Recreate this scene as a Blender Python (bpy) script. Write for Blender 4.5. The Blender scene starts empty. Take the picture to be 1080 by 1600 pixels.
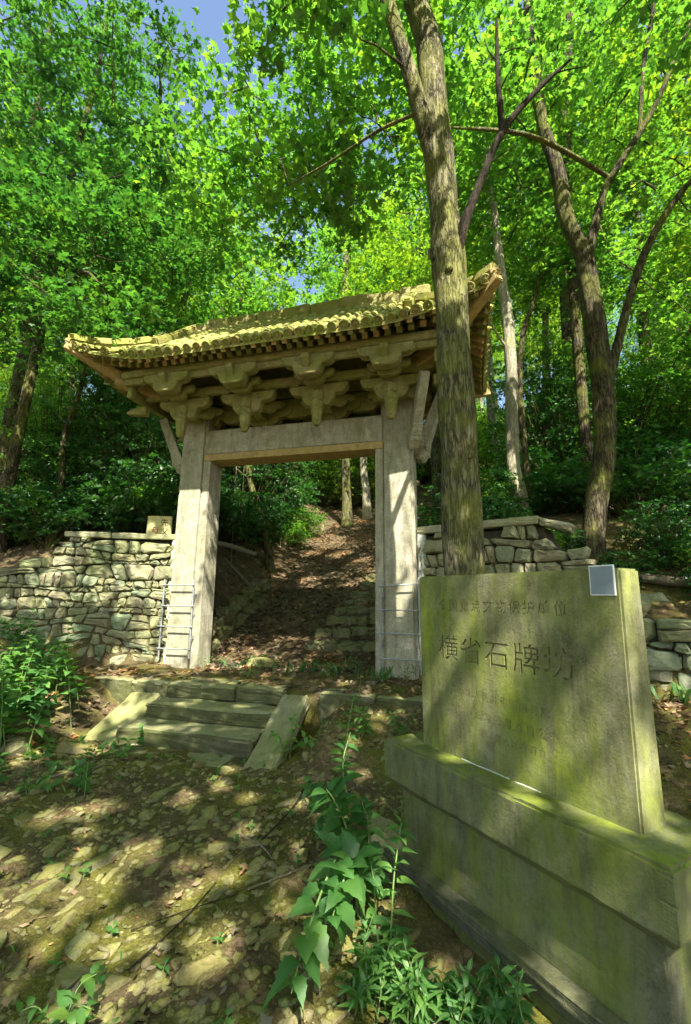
import bpy, bmesh, math, random
import numpy as np
from mathutils import Vector, Matrix, Euler

random.seed(7)
RNG = np.random.default_rng(11)
SC = bpy.context.scene
COL = SC.collection

# ------------------------------------------------------------------ camera, sky, sun, exposure
cam_d = bpy.data.cameras.new('camera')
cam = bpy.data.objects.new('camera', cam_d)
COL.objects.link(cam)
cam_d.sensor_fit = 'VERTICAL'
cam_d.sensor_height = 36.0
cam_d.lens = 713 / 1600 * 36.0
cam_d.clip_start = 0.05
cam_d.clip_end = 600
PITCH, ROLL = 0.182, 0.011
cam.matrix_world = (Matrix.Translation((0, 0, 1.6)) @ Matrix.Rotation(math.pi / 2 + PITCH, 4, 'X')
                    @ Matrix.Rotation(ROLL, 4, 'Z'))
SC.camera = cam

SUN_EL = math.radians(50)
SUN_H = Vector((0.24, -0.97, 0)).normalized()          # horizontal direction towards the sun
SUN = Vector((SUN_H.x * math.cos(SUN_EL), SUN_H.y * math.cos(SUN_EL), math.sin(SUN_EL)))
world = bpy.data.worlds.new('World')
SC.world = world
world.use_nodes = True
wn = world.node_tree
sky = wn.nodes.new('ShaderNodeTexSky')
sky.sky_type = 'NISHITA'
sky.sun_disc = False
sky.sun_elevation = SUN_EL
sky.sun_rotation = math.atan2(SUN_H.x, SUN_H.y)
sky.air_density = 1.0
sky.dust_density = 1.6
sky.ozone_density = 1.0
wn.links.new(sky.outputs[0], wn.nodes['Background'].inputs[0])
wn.nodes['Background'].inputs[1].default_value = 0.10
sun_d = bpy.data.lights.new('sun', 'SUN')
sun_d.energy = 5.0
sun_d.angle = math.radians(0.5)
sun_d.color = (1.0, 0.95, 0.84)
sun = bpy.data.objects.new('sun', sun_d)
COL.objects.link(sun)
sun.rotation_euler = SUN.to_track_quat('Z', 'Y').to_euler()
sun.location = SUN * 40
SC.view_settings.view_transform = 'Standard'
SC.view_settings.look = 'None'
SC.view_settings.exposure = 1.85
SC.view_settings.gamma = 1.0
SC.cycles.max_bounces = 5
SC.cycles.diffuse_bounces = 2
SC.cycles.glossy_bounces = 2
SC.cycles.transmission_bounces = 3
SC.cycles.use_denoising = True
SC.cycles.use_adaptive_sampling = True
SC.cycles.adaptive_threshold = 0.03
SC.cycles.sample_clamp_indirect = 4.0

# ------------------------------------------------------------------ material helpers
class NT:
    def __init__(self, name):
        self.m = bpy.data.materials.new(name)
        self.m.use_nodes = True
        self.t = self.m.node_tree
        self.t.nodes.clear()
        self.out = self.t.nodes.new('ShaderNodeOutputMaterial')
    def n(self, typ, props=None, **ins):
        nd = self.t.nodes.new('ShaderNode' + typ)
        for k, v in (props or {}).items():
            setattr(nd, k, v)
        for k, v in ins.items():
            key = int(k[1:]) if k[0] == '_' and k[1:].isdigit() else k.replace('_', ' ')
            self.set(nd.inputs[key], v)
        return nd
    def set(self, sock, v):
        if isinstance(v, bpy.types.NodeSocket):
            self.t.links.new(v, sock)
        elif isinstance(v, (tuple, list)) and len(v) == 3 and sock.type == 'RGBA':
            sock.default_value = (*v, 1)
        else:
            sock.default_value = v
    def coords(self, kind='Object', scale=(1, 1, 1)):
        c = self.n('TexCoord').outputs[kind]
        if scale != (1, 1, 1):
            mp = self.n('Mapping', Vector=c, Scale=scale)
            c = mp.outputs[0]
        return c
    def pos(self, scale=(1, 1, 1)):
        c = self.n('NewGeometry').outputs['Position']
        if scale != (1, 1, 1):
            c = self.n('Mapping', Vector=c, Scale=scale).outputs[0]
        return c
    def noise(self, vec, scale, detail=4, rough=0.6, dist=0.0, which=0):
        return self.n('TexNoise', Vector=vec, Scale=scale, Detail=detail, Roughness=rough, Distortion=dist).outputs[which]
    def ramp(self, fac, stops, interp='LINEAR'):
        r = self.n('ValToRGB', Fac=fac)
        cr = r.color_ramp
        cr.interpolation = interp
        while len(cr.elements) < len(stops):
            cr.elements.new(0.5)
        for e, (p, c) in zip(cr.elements, stops):
            e.position = p
            e.color = (*c, 1) if isinstance(c, (tuple, list)) else (c, c, c, 1)
        return r.outputs[0]
    def mix(self, fac, a, b, blend='MIX'):
        nd = self.n('Mix', {'data_type': 'RGBA', 'blend_type': blend})
        self.set(nd.inputs[0], fac); self.set(nd.inputs[6], a); self.set(nd.inputs[7], b)
        return nd.outputs[2]
    def math(self, op, a, b=0.0, clamp=False):
        nd = self.n('Math', {'operation': op, 'use_clamp': clamp})
        self.set(nd.inputs[0], a); self.set(nd.inputs[1], b)
        return nd.outputs[0]
    def up(self, lo=0.3, hi=0.9):
        nrm = self.n('NewGeometry').outputs['Normal']
        z = self.n('SeparateXYZ', Vector=nrm).outputs[2]
        return self.n('MapRange', Value=z, _1=lo, _2=hi).outputs[0]
    def bump(self, h, strength=0.5, dist=0.02, normal=None):
        b = self.n('Bump', Height=h, Strength=strength, Distance=dist)
        if normal is not None:
            self.set(b.inputs['Normal'], normal)
        return b.outputs[0]
    def pbr(self, col, rough=0.85, normal=None, spec=0.3):
        b = self.n('BsdfPrincipled', Base_Color=col, Roughness=rough)
        b.inputs['Specular IOR Level'].default_value = spec
        if normal is not None:
            self.set(b.inputs['Normal'], normal)
        self.t.links.new(b.outputs[0], self.out.inputs[0])
        return self.m

def stone_mat(name, c_dark, c_mid, c_light, moss, moss_amt=0.4, scale=6.0, speck=0.5, streak=False, up_moss=0.5, objvar=0.0, bump=0.5, bscale=1.0):
    t = NT(name)
    p = t.pos()
    big = t.noise(p, scale * 0.35, 5, 0.65, 0.6)
    mid = t.noise(p, scale * 2.3, 6, 0.7)
    fine = t.noise(p, 85, 3, 0.7)
    col = t.ramp(mid, [(0.28, c_dark), (0.5, c_mid), (0.75, c_light)])
    col = t.mix(t.ramp(fine, [(0.35, 0.0), (0.65, speck)]), col, c_light)
    col = t.mix(t.ramp(t.noise(p, 120, 2, 0.5), [(0.56, 0.0), (0.70, speck)]), col, c_dark)
    if objvar:
        rnd = t.math('FRACT', t.math('ADD', t.n('ObjectInfo').outputs['Random'], t.n('NewGeometry').outputs['Random Per Island']))
        tint = t.ramp(rnd, [(0.0, (0.62, 0.60, 0.55)), (0.2, (1.0, 0.93, 0.75)), (0.4, (0.78, 0.9, 0.72)),
                            (0.55, (1.15, 0.95, 0.85)), (0.7, (0.8, 0.82, 0.8)), (0.85, (1.1, 1.05, 0.75)), (1.0, (0.7, 0.85, 0.8))])
        col = t.mix(objvar, col, tint, 'MULTIPLY')
    mk = t.ramp(big, [(0.5 - moss_amt * 0.45, 0.0), (0.72 - moss_amt * 0.3, 1.0)])
    if streak:
        streak = float(streak)
        st = t.noise(t.pos((6, 6, 1.1)), 1.0, 7, 0.7, 0.8)
        mk = t.math('MULTIPLY', mk, t.ramp(st, [(0.38, 0.15), (0.62, 1.0)]))
        dk = t.noise(t.pos((9, 9, 1.6)), 1.0, 7, 0.72, 0.9)
        col = t.mix(t.ramp(dk, [(0.45, 0.0), (0.7, 0.65 * streak)]), col, tuple(v * 0.45 for v in c_dark))
    mk = t.math('MULTIPLY', mk, moss_amt * 1.4 if moss_amt < 0.7 else 0.95)
    upm = t.math('MULTIPLY', t.up(0.2, 0.9), t.ramp(t.noise(p, 5, 4, 0.7), [(0.35, 0.0), (0.55, up_moss)]))
    mk = t.math('MAXIMUM', mk, upm)
    mcol = t.mix(t.noise(p, 30, 3), tuple(v * 0.55 for v in moss), tuple(min(1, v * 1.35) for v in moss))
    col = t.mix(mk, col, mcol)
    h = t.math('ADD', t.math('MULTIPLY', t.noise(p, 14 * bscale, 6, 0.75), 1.0), t.math('MULTIPLY', fine, 0.35))
    nrm = t.bump(h, bump, 0.03)
    return t.pbr(col, 0.9, nrm, 0.2)

def leaf_mat(name, stops, trans, tfac=0.5, gloss=0.05):
    t = NT(name)
    g = t.n('NewGeometry')
    rnd = g.outputs['Random Per Island']
    if name in ('plant_leaf',): rnd = t.math('FRACT', t.math('ADD', rnd, t.n('ObjectInfo').outputs['Random']))
    col = t.ramp(rnd, stops)
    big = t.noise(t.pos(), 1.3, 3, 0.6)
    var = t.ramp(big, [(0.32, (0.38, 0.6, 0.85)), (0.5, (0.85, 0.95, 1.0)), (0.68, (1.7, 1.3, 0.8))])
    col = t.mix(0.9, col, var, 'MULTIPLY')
    tcol = t.mix(0.75, col, trans)
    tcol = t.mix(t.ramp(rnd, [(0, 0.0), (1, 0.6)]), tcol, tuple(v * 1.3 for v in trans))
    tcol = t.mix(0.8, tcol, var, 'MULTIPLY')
    if name == 'plant_leaf':
        oc = t.n('SeparateXYZ', Vector=t.n('TexCoord').outputs['Object'])
        ax = t.math('ABSOLUTE', oc.outputs[0])
        ph = t.math('SINE', t.math('MULTIPLY', t.math('SUBTRACT', oc.outputs[1], t.math('MULTIPLY', ax, 0.9)), 46.0))
        vein = t.math('MAXIMUM', t.ramp(ph, [(0.86, 0.0), (0.98, 0.55)]), t.ramp(ax, [(0.0, 0.8), (0.025, 0.0)]))
        col = t.mix(vein, col, (0.16, 0.28, 0.08)); tcol = t.mix(vein, tcol, (0.05, 0.16, 0.02))
        blot = t.noise(t.pos(), 28, 4, 0.7)
        col = t.mix(t.ramp(blot, [(0.58, 0.0), (0.72, 0.5)]), col, (0.17, 0.22, 0.05))
    d = t.n('BsdfDiffuse', Color=col)
    tr = t.n('BsdfTranslucent', Color=tcol)
    mx = t.n('MixShader', Fac=tfac)
    t.t.links.new(d.outputs[0], mx.inputs[1]); t.t.links.new(tr.outputs[0], mx.inputs[2])
    gl = t.n('BsdfGlossy', Color=(1, 1, 1), Roughness=0.5)
    m2 = t.n('MixShader', Fac=gloss)
    t.t.links.new(mx.outputs[0], m2.inputs[1]); t.t.links.new(gl.outputs[0], m2.inputs[2])
    t.t.links.new(m2.outputs[0], t.out.inputs[0])
    return t.m

def bark_mat(name, dark, light, moss, moss_amt=0.3, sc=1.0, ridge=1.0):
    t = NT(name)
    p = t.pos((1, 1, 0.14))
    pf = t.pos((1, 1, 0.22))
    v = t.n('TexVoronoi', {'feature': 'DISTANCE_TO_EDGE'}, Vector=t.mix(0.12, p, t.noise(p, 20 * sc, 3, which=1)), Scale=26 * sc).outputs[0]
    nz = t.noise(pf, 24 * sc, 6, 0.7)
    crack = t.ramp(v, [(0.0, 0.0), (0.16, 1.0)])
    h = t.math('ADD', t.math('MULTIPLY', crack, 0.7), nz)
    col = t.ramp(nz, [(0.3, dark), (0.68, light)])
    col = t.mix(t.math('MULTIPLY', t.ramp(v, [(0.0, 1.0), (0.2, 0.0)]), 0.9 * ridge), col, tuple(c * 0.35 for c in dark))
    ms = t.noise(t.pos(), 2.2, 5, 0.7)
    col = t.mix(t.ramp(ms, [(0.62 - moss_amt * 0.5, 0.0), (0.8 - moss_amt * 0.4, moss_amt * 1.6)]), col, moss)
    pale = t.noise(t.pos(), 5.0, 4, 0.6)
    col = t.mix(t.ramp(pale, [(0.6, 0.0), (0.72, 0.5)]), col, tuple(min(1, c * 1.6) for c in light))
    return t.pbr(col, 0.92, t.bump(h, 0.9 * ridge, 0.02), 0.15)

def plain_mat(name, col, rough=0.6, metal=0.0, var=0.25, scale=20, spec=0.4):
    t = NT(name)
    nz = t.noise(t.pos(), scale, 5, 0.7)
    c = t.ramp(nz, [(0.3, tuple(v * (1 - var) for v in col)), (0.7, tuple(min(1, v * (1 + var)) for v in col))])
    m = t.pbr(c, rough, t.bump(nz, 0.15, 0.01), spec)
    t.t.nodes['Principled BSDF'].inputs['Metallic'].default_value = metal
    return m

M = {}
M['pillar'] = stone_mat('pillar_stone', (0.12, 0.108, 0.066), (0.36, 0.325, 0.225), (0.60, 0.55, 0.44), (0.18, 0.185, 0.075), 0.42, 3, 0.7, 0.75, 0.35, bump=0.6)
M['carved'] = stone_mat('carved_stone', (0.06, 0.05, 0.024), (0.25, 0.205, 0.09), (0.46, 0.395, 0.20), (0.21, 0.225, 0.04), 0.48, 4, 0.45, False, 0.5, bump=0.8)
M['warm'] = stone_mat('warm_stone', (0.22, 0.14, 0.05), (0.40, 0.28, 0.11), (0.52, 0.40, 0.2), (0.27, 0.25, 0.05), 0.2, 5, 0.3, False, 0.3, bump=0.5)
M['tile'] = stone_mat('roof_tile_stone', (0.23, 0.17, 0.06), (0.36, 0.30, 0.12), (0.50, 0.43, 0.21), (0.26, 0.325, 0.045), 0.6, 5, 0.5, 0.9, 0.55, objvar=0.6, bump=0.7)
M['stele'] = stone_mat('stele_stone', (0.06, 0.058, 0.03), (0.14, 0.134, 0.075), (0.28, 0.265, 0.17), (0.29, 0.36, 0.012), 0.46, 2.6, 0.4, True, 0.7, bump=0.3, bscale=2.6)
M['stelebase'] = stone_mat('stele_base_stone', (0.05, 0.05, 0.03), (0.115, 0.112, 0.07), (0.225, 0.215, 0.15), (0.19, 0.24, 0.018), 0.50, 2.6, 0.4, True, 0.75, bump=0.35, bscale=2.4)
M['ledge'] = stone_mat('ledge_stone', (0.05, 0.05, 0.035), (0.11, 0.105, 0.075), (0.2, 0.19, 0.14), (0.16, 0.18, 0.04), 0.3, 4, 0.4, True, 0.4, bump=0.6)
M['wall'] = stone_mat('rubble_stone', (0.11, 0.10, 0.07), (0.25, 0.232, 0.178), (0.40, 0.37, 0.30), (0.22, 0.26, 0.075), 0.36, 4, 0.35, False, 0.5, objvar=0.85, bump=0.7)
M['mossstone'] = stone_mat('mossy_green_stone', (0.15, 0.16, 0.10), (0.25, 0.265, 0.18), (0.36, 0.38, 0.28), (0.17, 0.24, 0.10), 0.4, 4, 0.3, False, 0.5, objvar=0.3, bump=0.7)
M['coping'] = stone_mat('coping_stone', (0.15, 0.135, 0.085), (0.31, 0.285, 0.20), (0.42, 0.39, 0.30), (0.3, 0.33, 0.08), 0.3, 4, 0.35, False, 0.4, bump=0.6)
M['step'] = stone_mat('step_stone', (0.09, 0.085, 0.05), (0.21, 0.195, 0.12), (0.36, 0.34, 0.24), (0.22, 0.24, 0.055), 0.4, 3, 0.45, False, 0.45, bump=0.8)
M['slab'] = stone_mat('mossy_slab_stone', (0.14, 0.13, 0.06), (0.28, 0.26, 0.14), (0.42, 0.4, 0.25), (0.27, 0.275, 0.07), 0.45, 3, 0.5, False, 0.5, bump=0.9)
M['riser'] = stone_mat('shaded_algae_stone', (0.045, 0.045, 0.026), (0.095, 0.092, 0.05), (0.17, 0.165, 0.10), (0.11, 0.125, 0.03), 0.4, 4, 0.4, False, 0.3, bump=0.8)  # riser shade painted into the stone colour, together with dark algae
M['cobble'] = stone_mat('cobble_stone', (0.075, 0.066, 0.04), (0.18, 0.163, 0.098), (0.34, 0.31, 0.215), (0.22, 0.22, 0.028), 0.36, 6, 0.45, False, 0.62, objvar=0.9, bump=0.8)
M['rearstone'] = stone_mat('rear_step_stone', (0.08, 0.075, 0.05), (0.17, 0.155, 0.1), (0.27, 0.25, 0.17), (0.15, 0.17, 0.03), 0.4, 5, 0.3, False, 0.5, objvar=0.5, bump=0.8)
M['mortar'] = plain_mat('lime_mortar', (0.52, 0.55, 0.47), 0.95, var=0.3, scale=14)
M['earth'] = plain_mat('dark_earth', (0.05, 0.042, 0.026), 1.0, var=0.5, scale=18)
M['steel'] = plain_mat('galvanised_steel', (0.30, 0.31, 0.30), 0.55, 0.4, 0.25, 40)
M['sign'] = plain_mat('sign_board', (0.42, 0.38, 0.16), 0.8, var=0.25, scale=8)
M['signblack'] = plain_mat('sign_black_paint', (0.03, 0.028, 0.02), 0.7)
M['signred'] = plain_mat('sign_red_paint', (0.22, 0.035, 0.022), 0.8)
M['plaque'] = plain_mat('plaque_white', (0.72, 0.76, 0.76), 0.45, var=0.06)
M['plaquegrey'] = plain_mat('plaque_grey', (0.20, 0.235, 0.27), 0.45, var=0.1)
M['groove'] = stone_mat('inscription_groove', (0.10, 0.092, 0.046), (0.19, 0.175, 0.095), (0.31, 0.285, 0.17), (0.28, 0.32, 0.02), 0.25, 5, 0.2, False, 0.2)
M['bark'] = bark_mat('grey_brown_bark', (0.05, 0.044, 0.025), (0.235, 0.21, 0.13), (0.19, 0.20, 0.035), 0.42, 1.0)
M['barkdark'] = bark_mat('dark_bark', (0.035, 0.028, 0.018), (0.13, 0.105, 0.065), (0.17, 0.19, 0.03), 0.36, 0.9)
M['barkpale'] = bark_mat('pale_bark', (0.2, 0.18, 0.12), (0.45, 0.41, 0.3), (0.3, 0.31, 0.06), 0.25, 1.2, 0.6)
M['barkdead'] = bark_mat('dead_branch_bark', (0.022, 0.017, 0.012), (0.07, 0.052, 0.036), (0.08, 0.06, 0.03), 0.1, 1.6, 0.7)
M['wood'] = bark_mat('weathered_wood', (0.14, 0.11, 0.07), (0.34, 0.29, 0.2), (0.2, 0.2, 0.05), 0.2, 2.0, 0.6)
G1 = [(0.0, (0.016, 0.07, 0.016)), (0.45, (0.033, 0.125, 0.022)), (0.8, (0.06, 0.18, 0.022)), (1.0, (0.13, 0.24, 0.02))]
G2 = [(0.0, (0.014, 0.06, 0.016)), (0.6, (0.03, 0.105, 0.02)), (1.0, (0.075, 0.17, 0.025))]
G3 = [(0.0, (0.04, 0.12, 0.015)), (0.6, (0.09, 0.2, 0.02)), (1.0, (0.2, 0.29, 0.03))]
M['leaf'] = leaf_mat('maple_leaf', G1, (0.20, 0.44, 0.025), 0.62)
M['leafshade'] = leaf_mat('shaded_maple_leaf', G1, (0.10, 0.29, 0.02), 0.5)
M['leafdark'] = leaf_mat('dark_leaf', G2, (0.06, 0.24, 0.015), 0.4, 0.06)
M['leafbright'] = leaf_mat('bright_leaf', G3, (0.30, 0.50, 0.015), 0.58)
M['plantleaf'] = leaf_mat('plant_leaf', [(0.0, (0.04, 0.13, 0.028)), (0.6, (0.07, 0.19, 0.035)), (1.0, (0.14, 0.26, 0.045))], (0.15, 0.40, 0.02), 0.42, 0.03)
M['litter'] = leaf_mat('leaf_litter', [(0.0, (0.07, 0.038, 0.018)), (0.35, (0.16, 0.095, 0.05)), (0.7, (0.26, 0.175, 0.105)), (0.93, (0.36, 0.25, 0.15)), (1.0, (0.40, 0.16, 0.05))], (0.3, 0.16, 0.06), 0.15, 0.03)

def ground_mat():
    t = NT('forest_floor')
    p = t.pos()
    a = t.noise(p, 1.3, 6, 0.7, 0.4)
    b = t.noise(p, 7, 6, 0.75)
    f = t.noise(p, 55, 4, 0.75)
    soil = t.ramp(b, [(0.3, (0.04, 0.03, 0.016)), (0.55, (0.095, 0.07, 0.036)), (0.75, (0.17, 0.13, 0.075))])
    soil = t.mix(t.ramp(f, [(0.5, 0.0), (0.7, 0.55)]), soil, (0.27, 0.2, 0.12))
    moss = t.ramp(f, [(0.3, (0.06, 0.065, 0.012)), (0.7, (0.20, 0.19, 0.025))])
    yy = t.n('SeparateXYZ', Vector=p).outputs[1]
    zone = t.n('MapRange', Value=yy, _1=6.6, _2=8.0, _3=1.0, _4=0.12).outputs[0]
    col = t.mix(t.math('MULTIPLY', t.ramp(a, [(0.39, 0.0), (0.58, 0.88)]), zone), soil, moss)
    vor = t.n('TexVoronoi', Vector=p, Scale=26).outputs['Color']
    lit = t.ramp(t.n('SeparateXYZ', Vector=vor).outputs[0], [(0.0, (0.08, 0.05, 0.028)), (0.6, (0.2, 0.13, 0.075)), (1.0, (0.32, 0.22, 0.14))])
    far = t.noise(p, 2.1, 4, 0.6)
    col = t.mix(t.ramp(far, [(0.5, 0.0), (0.62, 0.7)]), col, lit)
    h = t.math('ADD', t.math('MULTIPLY', b, 1.2), t.math('MULTIPLY', f, 0.5))
    return t.pbr(col, 0.95, t.bump(h, 0.9, 0.04), 0.15)
M['ground'] = ground_mat()

# ------------------------------------------------------------------ object helpers
def tag(o, label, cat=None, group=None, kind=None):
    o['label'] = label
    if cat: o['category'] = cat
    if group: o['group'] = group
    if kind: o['kind'] = kind
    return o
def thing(name, label, cat, loc=(0, 0, 0), rz=0.0, group=None):
    o = bpy.data.objects.new(name, None)
    o.empty_display_size = 0.1
    COL.objects.link(o)
    o.location = loc
    o.rotation_euler = (0, 0, rz)
    return tag(o, label, cat, group)
def obj(name, me, mat=None, parent=None, loc=None, mw=None):
    o = bpy.data.objects.new(name, me)
    COL.objects.link(o)
    if mat is not None and me is not None:
        mm = M[mat] if isinstance(mat, str) else mat
        if not me.materials: me.materials.append(mm)
        elif me.materials[0] != mm:
            o.material_slots[0].link = 'OBJECT'; o.material_slots[0].material = mm
    if parent is not None: o.parent = parent
    if mw is not None: o.matrix_basis = mw
    elif loc is not None: o.location = loc
    return o
def mesh_ngons(name, verts, n):
    """every n successive vertices make one face"""
    verts = np.ascontiguousarray(verts, dtype=np.float32)
    nv = len(verts); nf = nv // n
    me = bpy.data.meshes.new(name)
    me.vertices.add(nv); me.vertices.foreach_set('co', verts.ravel())
    me.loops.add(nv); me.loops.foreach_set('vertex_index', np.arange(nv, dtype=np.int32))
    me.polygons.add(nf); me.polygons.foreach_set('loop_start', np.arange(0, nv, n, dtype=np.int32))
    me.update(calc_edges=True)
    return me
def mesh_quads(name, verts, faces, smooth=True):
    verts = np.ascontiguousarray(verts, dtype=np.float32); faces = np.ascontiguousarray(faces, dtype=np.int32)
    me = bpy.data.meshes.new(name)
    me.vertices.add(len(verts)); me.vertices.foreach_set('co', verts.ravel())
    k = faces.shape[1]
    me.loops.add(faces.size); me.loops.foreach_set('vertex_index', faces.ravel())
    me.polygons.add(len(faces)); me.polygons.foreach_set('loop_start', np.arange(0, faces.size, k, dtype=np.int32))
    if smooth: me.polygons.foreach_set('use_smooth', np.ones(len(faces), dtype=bool))
    me.update(calc_edges=True)
    return me
def bm_mesh(name, bm, smooth=False):
    bmesh.ops.recalc_face_normals(bm, faces=bm.faces)
    me = bpy.data.meshes.new(name)
    bm.to_mesh(me); bm.free()
    if smooth:
        for p in me.polygons: p.use_smooth = True
    return me
def box_mesh(name, x0, x1, y0, y1, z0, z1, bev=0.012, jit=0.0, cuts=0, seed=0):
    bm = bmesh.new()
    bmesh.ops.create_cube(bm, size=1)
    for v in bm.verts:
        v.co = ((x0 + x1) / 2 + v.co.x * (x1 - x0), (y0 + y1) / 2 + v.co.y * (y1 - y0), (z0 + z1) / 2 + v.co.z * (z1 - z0))
    if cuts:
        bmesh.ops.subdivide_edges(bm, edges=bm.edges[:], cuts=cuts, use_grid_fill=True)
    if bev:
        ed = [e for e in bm.edges if len(e.link_faces) == 2 and e.calc_face_angle(0) > 0.5]
        bmesh.ops.bevel(bm, geom=ed, offset=bev, segments=2, affect='EDGES', profile=0.6)
    if jit:
        r = random.Random(seed)
        for v in bm.verts:
            v.co += Vector((r.uniform(-jit, jit), r.uniform(-jit, jit), r.uniform(-jit, jit)))
    return bm_mesh(name, bm)
def prism_mesh(name, poly, th, axis='Y', bev=0.008):
    """poly of (a, z); extruded by th, centred. axis Y: a runs along x; axis X: a runs along y"""
    bm = bmesh.new()
    fr = []; bk = []
    for a, z in poly:
        if axis == 'Y':
            fr.append(bm.verts.new((a, -th / 2, z))); bk.append(bm.verts.new((a, th / 2, z)))
        else:
            fr.append(bm.verts.new((-th / 2, a, z))); bk.append(bm.verts.new((th / 2, a, z)))
    bm.faces.new(fr); bm.faces.new(bk[::-1])
    n = len(poly)
    for i in range(n):
        bm.faces.new((fr[i], bk[i], bk[(i + 1) % n], fr[(i + 1) % n]))
    bmesh.ops.recalc_face_normals(bm, faces=bm.faces)
    if bev:
        ed = [e for e in bm.edges if e.calc_face_angle(0) > 1.0]
        bmesh.ops.bevel(bm, geom=ed, offset=bev, segments=1, affect='EDGES')
    return bm_mesh(name, bm)
def catmull(pts, sub):
    P = np.asarray(pts, float)
    if len(P) < 3 or sub < 2: 
        return P
    Q = np.vstack([2 * P[0] - P[1], P, 2 * P[-1] - P[-2]])
    out = []
    for i in range(1, len(Q) - 2):
        for k in range(sub):
            u = k / sub
            out.append(0.5 * (2 * Q[i] + (Q[i + 1] - Q[i - 1]) * u + (2 * Q[i - 1] - 5 * Q[i] + 4 * Q[i + 1] - Q[i + 2]) * u * u
                              + (3 * Q[i] - Q[i - 1] - 3 * Q[i + 1] + Q[i + 2]) * u ** 3))
    out.append(P[-1])
    return np.array(out)
class Tubes:
    def __init__(self): self.v = []; self.f = []; self.n = 0
    def add(self, pts4, sides=6, sub=1, rough=0.0, rng=None, flare=0.0):
        P = catmull(pts4, sub)
        X = P[:, :3]; R = np.maximum(P[:, 3], 0.002).copy()
        if flare:
            d = np.linalg.norm(X - X[0], axis=1); R *= 1 + flare * np.exp(-d / 0.35)
        k = len(X)
        Tg = np.gradient(X, axis=0); Tg /= np.linalg.norm(Tg, axis=1)[:, None] + 1e-9
        ref = np.array([0.31, 0.95, 0.05]) if abs(Tg[:, 2]).mean() > 0.5 else np.array([0.05, 0.1, 1.0])
        A = np.cross(Tg, ref); A /= np.linalg.norm(A, axis=1)[:, None] + 1e-9
        B = np.cross(Tg, A)
        th = np.arange(sides) / sides * 2 * np.pi
        rr = R[:, None] * np.ones(sides)[None]
        if rough and rng is not None:
            L = np.concatenate([[0], np.cumsum(np.linalg.norm(np.diff(X, axis=0), axis=1))])
            nz = np.zeros((k, sides))
            for q in range(5):
                m = rng.integers(1, 5); w = rng.uniform(1.0, 7.0); ph = rng.uniform(0, 6.28)
                nz += np.sin(m * th[None] + w * L[:, None] + ph) / (1 + 0.4 * q)
            rr = rr * (1 + rough * nz * 0.5)
        V = X[:, None] + rr[..., None] * (np.cos(th)[None, :, None] * A[:, None] + np.sin(th)[None, :, None] * B[:, None])
        self.v.append(V.reshape(-1, 3))
        i = np.arange(k - 1)[:, None] * sides; j = np.arange(sides)[None]
        a = i + j; b = i + (j + 1) % sides
        self.f.append(np.stack([a, b, b + sides, a + sides], -1).reshape(-1, 4) + self.n)
        self.n += k * sides
        return P
    def mesh(self, name, origin=(0, 0, 0)):
        return mesh_quads(name, np.vstack(self.v) - np.asarray(origin), np.vstack(self.f))

# ------------------------------------------------------------------ gate frame and terrain
GX, GY, GYAW, ZB = -0.904, 6.831, -0.263, 0.53
GU = np.array([math.cos(GYAW), math.sin(GYAW)]); GT = np.array([-math.sin(GYAW), math.cos(GYAW)])
def W(s, t, h=0.0):
    return Vector((GX + GU[0] * s + GT[0] * t, GY + GU[1] * s + GT[1] * t, ZB + h))
def st(x, y):
    dx = x - GX; dy = y - GY
    return dx * GU[0] + dy * GU[1], dx * GT[0] + dy * GT[1]
def sm(x, a, b):
    u = np.clip((x - a) / (b - a), 0, 1); return u * u * (3 - 2 * u)
def wall_top(s):
    a = np.abs(s)
    L = np.interp(a, [2, 3.55, 3.62, 4.1, 4.6, 6, 8], [1.95, 1.95, 1.78, 1.62, 1.27, 1.0, 1.0])
    R = np.interp(a, [2, 3.56, 3.62, 4.0, 4.45, 4.8, 6], [1.95, 1.95, 1.8, 1.57, 0.98, 0.76, 0.6])
    return np.where(s < 0, L, R)
def wall_t(s): return 0.2 - 0.437 * np.clip(np.abs(s) - 2.0, 0, 4.5)
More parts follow.
